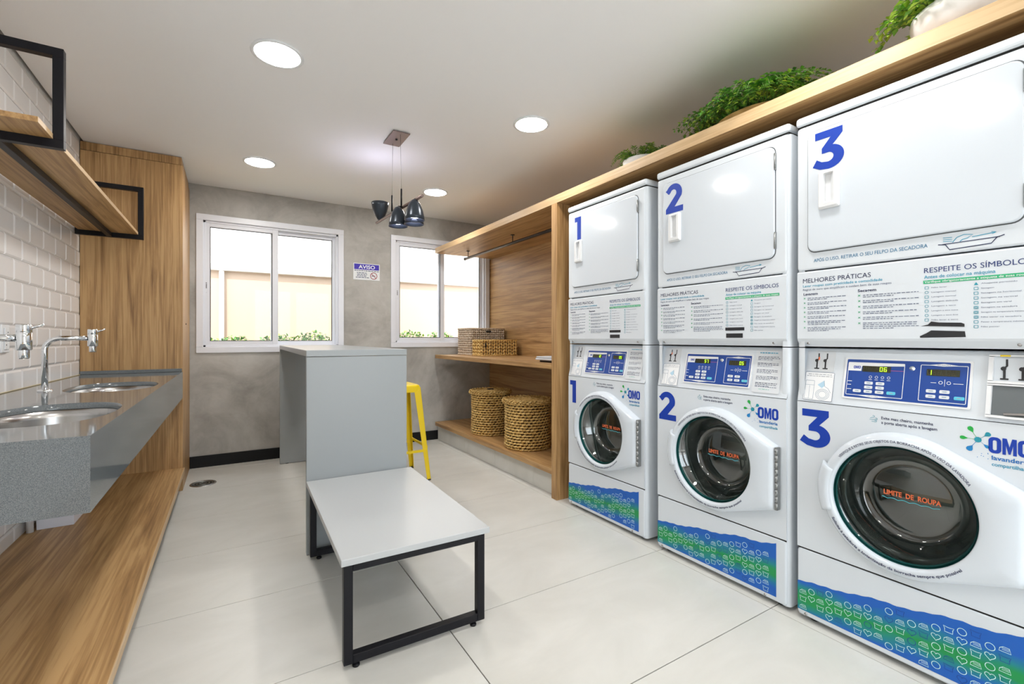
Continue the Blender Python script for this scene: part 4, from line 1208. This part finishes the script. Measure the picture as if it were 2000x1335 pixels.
def make_dryer(num, label, torn):
    root = thing('dryer', label, 'dryer', (MX, MY[num], 1.0855), group='tumble dryers stacked on the washers')
    Z = lambda z: z - 1.0855
    sh = MB(); body_shell(sh, Z(1.087), Z(1.960), .018, .006); sh.build('case', white, root)
    cap = MB(); o_ = [(.0, 0), (MD, 0), (MD, -MW), (.0, -MW)]
    cap.box(-.004, MD, -MW - .002, .002, Z(1.966), Z(2.002), .012, 3); cap.build('top_cap', white, root)
    MB().box(.005, MD - .01, -MW + .004, -.004, Z(1.9602), Z(1.9668)).build('cap_gap_shade', dark_gap, root)  # near-black strip puts the shade under the cap into colour
    # front with the door frame
    fp = MB(); slab(fp, rounded_rect(.004, MW - .012, Z(1.391), Z(1.959), .010), .03, 0, .006); fpo = fp.build('front_panel', white, root)
    lp = MB(); 
    prof_ = [(.006, Z(1.386)), (0, Z(1.380)), (0, Z(1.120)), (.004, Z(1.112)), (.022, Z(1.089)), (.10, Z(1.088)), (.10, Z(1.386))]
    lp.prism(prof_, 1, -.004, -MW + .012); lpo = lp.build('lower_panel', white, root)
    for a in (.040, .615):
        MB().lathe([(.001, -.004), (.004, -.004), (.0055, .004)], 12, 0, (.012, -a, Z(1.102)), cap0=True).build('screw', steel, lpo)
    # groove and door
    gv = MB(); slab(gv, rounded_rect(.043, .631, Z(1.455), Z(1.930), .030, 6), .004, -.0008, .0004); gv.build('door_seal', mat('seal_grey', (.10, .11, .12), .6), root)
    dm = MB(); slab(dm, rounded_rect(.0465, .6275, Z(1.4585), Z(1.9265), .028, 6), -.0005, -.009, .004); do = dm.build('door', white_door, root)
    for z in (1.86, 1.53):
        hb = MB().box(-.010, .0, -.6295 - .004, -.6285 + .001, Z(z - .035), Z(z + .035), .0005, 1)
        hb.tube([(-.010, -.6315, Z(z - .03)), (-.010, -.6315, Z(z + .03))], .004, 8)
        hb.build('hinge', mat('hinge_steel', (.3, .3, .3)), do)
    # scoop handle
    hd = MB(); o1 = rounded_rect(.089, .161, Z(1.615), Z(1.758), .006, 3); o2 = rounded_rect(.094, .156, Z(1.622), Z(1.753), .005, 3); 
    i1 = rounded_rect(.110, .145, Z(1.634), Z(1.748), .003, 3)
    i2 = rounded_rect(.112, .128, Z(1.640), Z(1.744), .002, 3)
    R3 = lambda o, d: [(d, -p[0], p[1]) for p in o]
    hd.loft([R3(o1, -.0085), R3(o1, -.017), R3(o2, -.024), R3(i1, -.025), R3(i2, -.0092)], True, False, True, 0, False)
    hd.build('handle', white_plastic, do)
    nb = Print(depth=lambda z: -.009); w_ = .062 if num == 1 else .108
    put_digit(nb, str(num), .066 if num != 1 else .083, Z(1.765), .148, w_); tag(nb.build('number_decal', blue, do), 'large blue %d' % num)
    # lint note with tray drawing
    ln = Print(); ln.text('APÓS O USO, RETIRAR O SEU FELPO DA SECADORA', .066, Z(1.4185), .345, .0125, 0, .004)
    B = .437; q_ = Z(1.402)
    ln.put(stroke2d([(B, q_ + .020), (B + .018, q_ + .017), (B + .028, q_), (B + .122, q_ + .004), (B + .134, q_ + .020), (B + .150, q_ + .025)], .0028), 1)
    ln.put(stroke2d([(B + .010, q_ + .019), (B + .140, q_ + .021)], .0026), 1)
    ln.put(stroke2d([(B + .035, q_ + .022), (B + .045, q_ + .036), (B + .062, q_ + .042), (B + .082, q_ + .038), (B + .070, q_ + .030), (B + .058, q_ + .027), (B + .052, q_ + .022)], .0022), 2)
    for z in (.028, .034, .040): ln.put(stroke2d([(B + .012, q_ + z), (B + .034, q_ + z - .002)], .0018), 2)
    ln.put(stroke2d([(B + .080, q_ + .031), (B + .132, q_ + .036)], .0022), 2); ln.put(stroke2d([(B + .122, q_ + .039), (B + .133, q_ + .036), (B + .124, q_ + .032)], .0018), 2)
    ln.build('lint_note', [mat('note_ink', (.02, .17, .33), .5), navy, cyan_ink], fpo)
    # guide print on the lower panel
    g = Print()
    g.text('MELHORES PRÁTICAS', .026, Z(1.340), .228, .0170, 0, 0)
    g.text('Lavar roupas com praticidade e comodidade', .026, Z(1.3235), .262, .0090, 1, .012)
    g.text('Regras de ouro que simplificam e cuidam bem de suas roupas', .026, Z(1.3095), .288, .0080, 2, .004)
    g.text('Lavagem', .028, Z(1.291), .052, .0095, 0, .02); g.text('Secagem', .214, Z(1.289), .056, .0095, 0, .02)
    zz = Z(1.278)
    for k, nl in enumerate((2, 2, 2, 2, 2, 3, 3)):
        g.put(stroke2d([(.029, zz - .002), (.035, zz + .004)], .0013), 3); g.put(stroke2d([(.029, zz + .004), (.035, zz - .002)], .0013), 3)
        for l_ in range(nl):
            words(g, .043, .043 + (.135 if l_ == 0 else .115 if l_ < nl - 1 else .075), zz, .0034, 2, k * 7 + l_); zz -= .0062
        zz -= .0058
    zz = Z(1.275)
    for k, nl in enumerate((2, 2, 2, 2, 2, 4)):
        g.put(stroke2d([(.215, zz - .002), (.222, zz + .004)], .0015), 3); g.put(stroke2d([(.215, zz + .004), (.222, zz - .002)], .0015), 3)
        for l_ in range(nl):
            words(g, .230, .230 + (.158 if l_ < nl - 1 else .09), zz, .0034, 2, 60 + k * 7 + l_); zz -= .0064
        zz -= .0072
    g.text('RESPEITE OS SÍMBOLOS', .402, Z(1.335), .240, .0165, 4, 0)
    g.text('Antes de colocar na máquina', .402, Z(1.3165), .166, .0105, 1, .010)
    g.put(rect2d(.400, .645, Z(1.2995), Z(1.3105)), 3); g.text('Verifique obrigatoriamente a etiqueta de suas roupas', .403, Z(1.3022), .238, .0065, 5, .008, .0002)
    colA = ('Não lavar', 'Lavagem manual', 'Lavagem normal', 'Lavagem delicada', 'Lavagem a seco', 'Lavagem a seco suave', 'Lavagem a seco leve', 'Não lavar a seco')
    for k, s in enumerate(colA):
        z = Z(1.284) - k * .0150; sh_ = circ2d(.4085, z + .002, .0044, 10) if k in (1, 4, 5, 6) else rounded_rect(.404, .413, z - .002, z + .006, .001, 2)
        g.put(stroke2d(sh_, .0013, True), 6); g.text(s, .421, z, min(.064, .0042 * len(s)), .0042, 2)
    colB = ('Alvejante permitido', 'Secagem', 'Secagem na horizontal', 'Secagem na vertical', 'Secagem em varal', 'Secagem na secadora', 'Secagem na temperatura mínima', 'Não secar na secadora', 'Passar a temperatura máxima', 'Não passar')
    for k, s in enumerate(colB):
        z = Z(1.286) - k * .0146
        if k == 0: g.put(([(.521, z - .002), (.531, z - .002), (.526, z + .007)], [[0, 1, 2]]), 6)
        else:
            g.put(stroke2d(rounded_rect(.5215, .5305, z - .002, z + .006, .001, 2), .0013, True), 6)
            if k in (5, 6, 7): g.put(stroke2d(circ2d(.526, z + .002, .0026, 8), .0012, True), 6)
        g.text(s, .537, z, min(.090, .0040 * len(s)), .0042, 2)
    g.build('guide_print', [navy, cyan_ink, grey_ink, green_ink, mat('title_blue', (.012, .035, .17), .5), white_ink, teal_ink], lpo)
    tp = Print(off=.0012)
    if torn:
        tp.put(([(.393, Z(1.161)), (.412, Z(1.166)), (.420, Z(1.176)), (.440, Z(1.172)), (.492, Z(1.170)), (.500, Z(1.166)), (.500, Z(1.157)), (.415, Z(1.161))], [[0, 1, 7], [1, 2, 3, 7], [3, 4, 6, 7], [4, 5, 6]]))
        tp.put(([(.391, Z(1.128)), (.408, Z(1.138)), (.420, Z(1.147)), (.501, Z(1.143)), (.503, Z(1.125)), (.392, Z(1.123))], [[0, 1, 5], [1, 2, 4, 5], [2, 3, 4]]))
    else:
        tp.put(rect2d(.400, .492, Z(1.157), Z(1.171))); tp.put(rect2d(.404, .485, Z(1.124), Z(1.144)))
    tp.build('black_tape', black_tape, lpo)
    return root

MY = {1: 2.466, 2: 1.705, 3: .993}
make_washer(1, '    12', '    05', False, 'white washer marked with a blue 1 next to the oak post')
make_washer(2, '    57', '    05', False, 'white washer marked with a blue 2 in the middle of the row')
make_washer(3, '    06', '1     ', True, 'white washer marked with a blue 3 and a coin box, nearest the viewer')
make_dryer(1, 'white dryer marked with a blue 1 stacked on washer one', False)
make_dryer(2, 'white dryer marked with a blue 2 stacked on the middle washer', False)
make_dryer(3, 'white dryer marked with a blue 3 with torn black tape, nearest the viewer', True)

# ------------------------------------------------------------------ planters on the top shelf
pot_white = mat('white_ceramic', (.90, .90, .90), .25)
def planter(x, y, r_, h, label, stems, l_, spread, seed, long_=1.0, pot=pot_white, leafs=(0, 0, 1, 2), fern=False, leafsize=.03, lift=.6):
    p = thing('planter', label, 'potted plant', (x, y, 2.1155), group='planters on the top shelf')
    pf_ = [(r_ * .55, .0), (r_ * .72, .01), (r_ * .93, h * .45), (r_, h * .85), (r_, h), (r_ * .94, h), (r_ * .90, h * .85)]
    m = MB().lathe(pf_, 36, cap0=True); m.v = [(a, b_ * long_, c) for a, b_, c in m.v]; m.build('bowl', pot, p)
    s_ = MB().lathe([(r_ * .93, h * .86), (.001, h * .92)], 24, cap1=True); s_.v = [(a, b_ * long_, c) for a, b_, c in s_.v]; s_.build('soil', mat('soil', (.1, .07, .05)), p)
    rnd = random.Random(seed); f = MB(); stm = MB()
    for k in range(stems):
        a = rnd.uniform(0, 2 * PI); q = rnd.random() ** .5
        b0 = Vector((math.cos(a) * q * r_ * .8, math.sin(a) * q * r_ * .8 * long_, h * .9))
        a2 = a + rnd.uniform(-.6, .6)
        out = Vector((math.cos(a2), math.sin(a2) * (1 + (long_ - 1) * .8), 0)); ln = l_ * rnd.uniform(.55, 1.1)
        pts = []
        for t_ in range(7):
            u_ = t_ / 6
            pts.append(b0 + out * ln * u_ * spread + Vector((0, 0, ln * (lift * math.sin(u_ * 2.2) - .30 * u_ * u_))))
        pts = [Vector((q_.x, q_.y, max(q_.z, .012))) for q_ in pts]
        stm.tube(pts, [.0022, .0020, .0018, .0016, .0014, .0011, .0008], 5)
        nl = 16 if fern else 9
        for i in range(1, nl + 1):
            u_ = i / nl * 5.9; i0 = int(u_); fr_ = u_ - i0
            pp_ = pts[i0].lerp(pts[i0 + 1], fr_); dd = (pts[i0 + 1] - pts[i0]).normalized()
            sd_ = dd.cross(Vector((0, 0, 1)))
            if sd_.length < .01: sd_ = Vector((1, 0, 0))
            sd_.normalize()
            for sg_ in (-1, 1):
                d = dd * .55 + sd_ * sg_ * .9 + Vector((rnd.uniform(-.3, .3), rnd.uniform(-.3, .3), rnd.uniform(-.1, .5)))
                sz = leafsize * rnd.uniform(.7, 1.2) * (1 - .35 * i / nl)
                leaf(f, pp_, d, Vector((0, 0, 1)), sz, sz * (.32 if fern else .62), rnd.choice(leafs))
    stm.build('stem', stem_mat, p)
    tag(f.build('foliage', [green_a, green_b, green_c], p, False), kind='stuff')
planter(2.15, 1.99, .120, .085, 'small white bowl planter with a sprig on the shelf above dryer one', 70, .15, .75, 5, fern=True, leafsize=.028, lift=.45)
planter(2.10, 1.27, .115, .050, 'bushy green trailing plant in a low straw bowl above dryer two', 260, .215, .78, 6, long_=1.5, pot=mat('straw_bowl', (.48, .30, .10), .7), leafsize=.034, lift=.50)
planter(2.115, .51, .165, .105, 'white bowl planter with lime leaves above dryer three', 80, .17, .8, 9, leafs=(0, 1, 1), leafsize=.042, lift=.45)
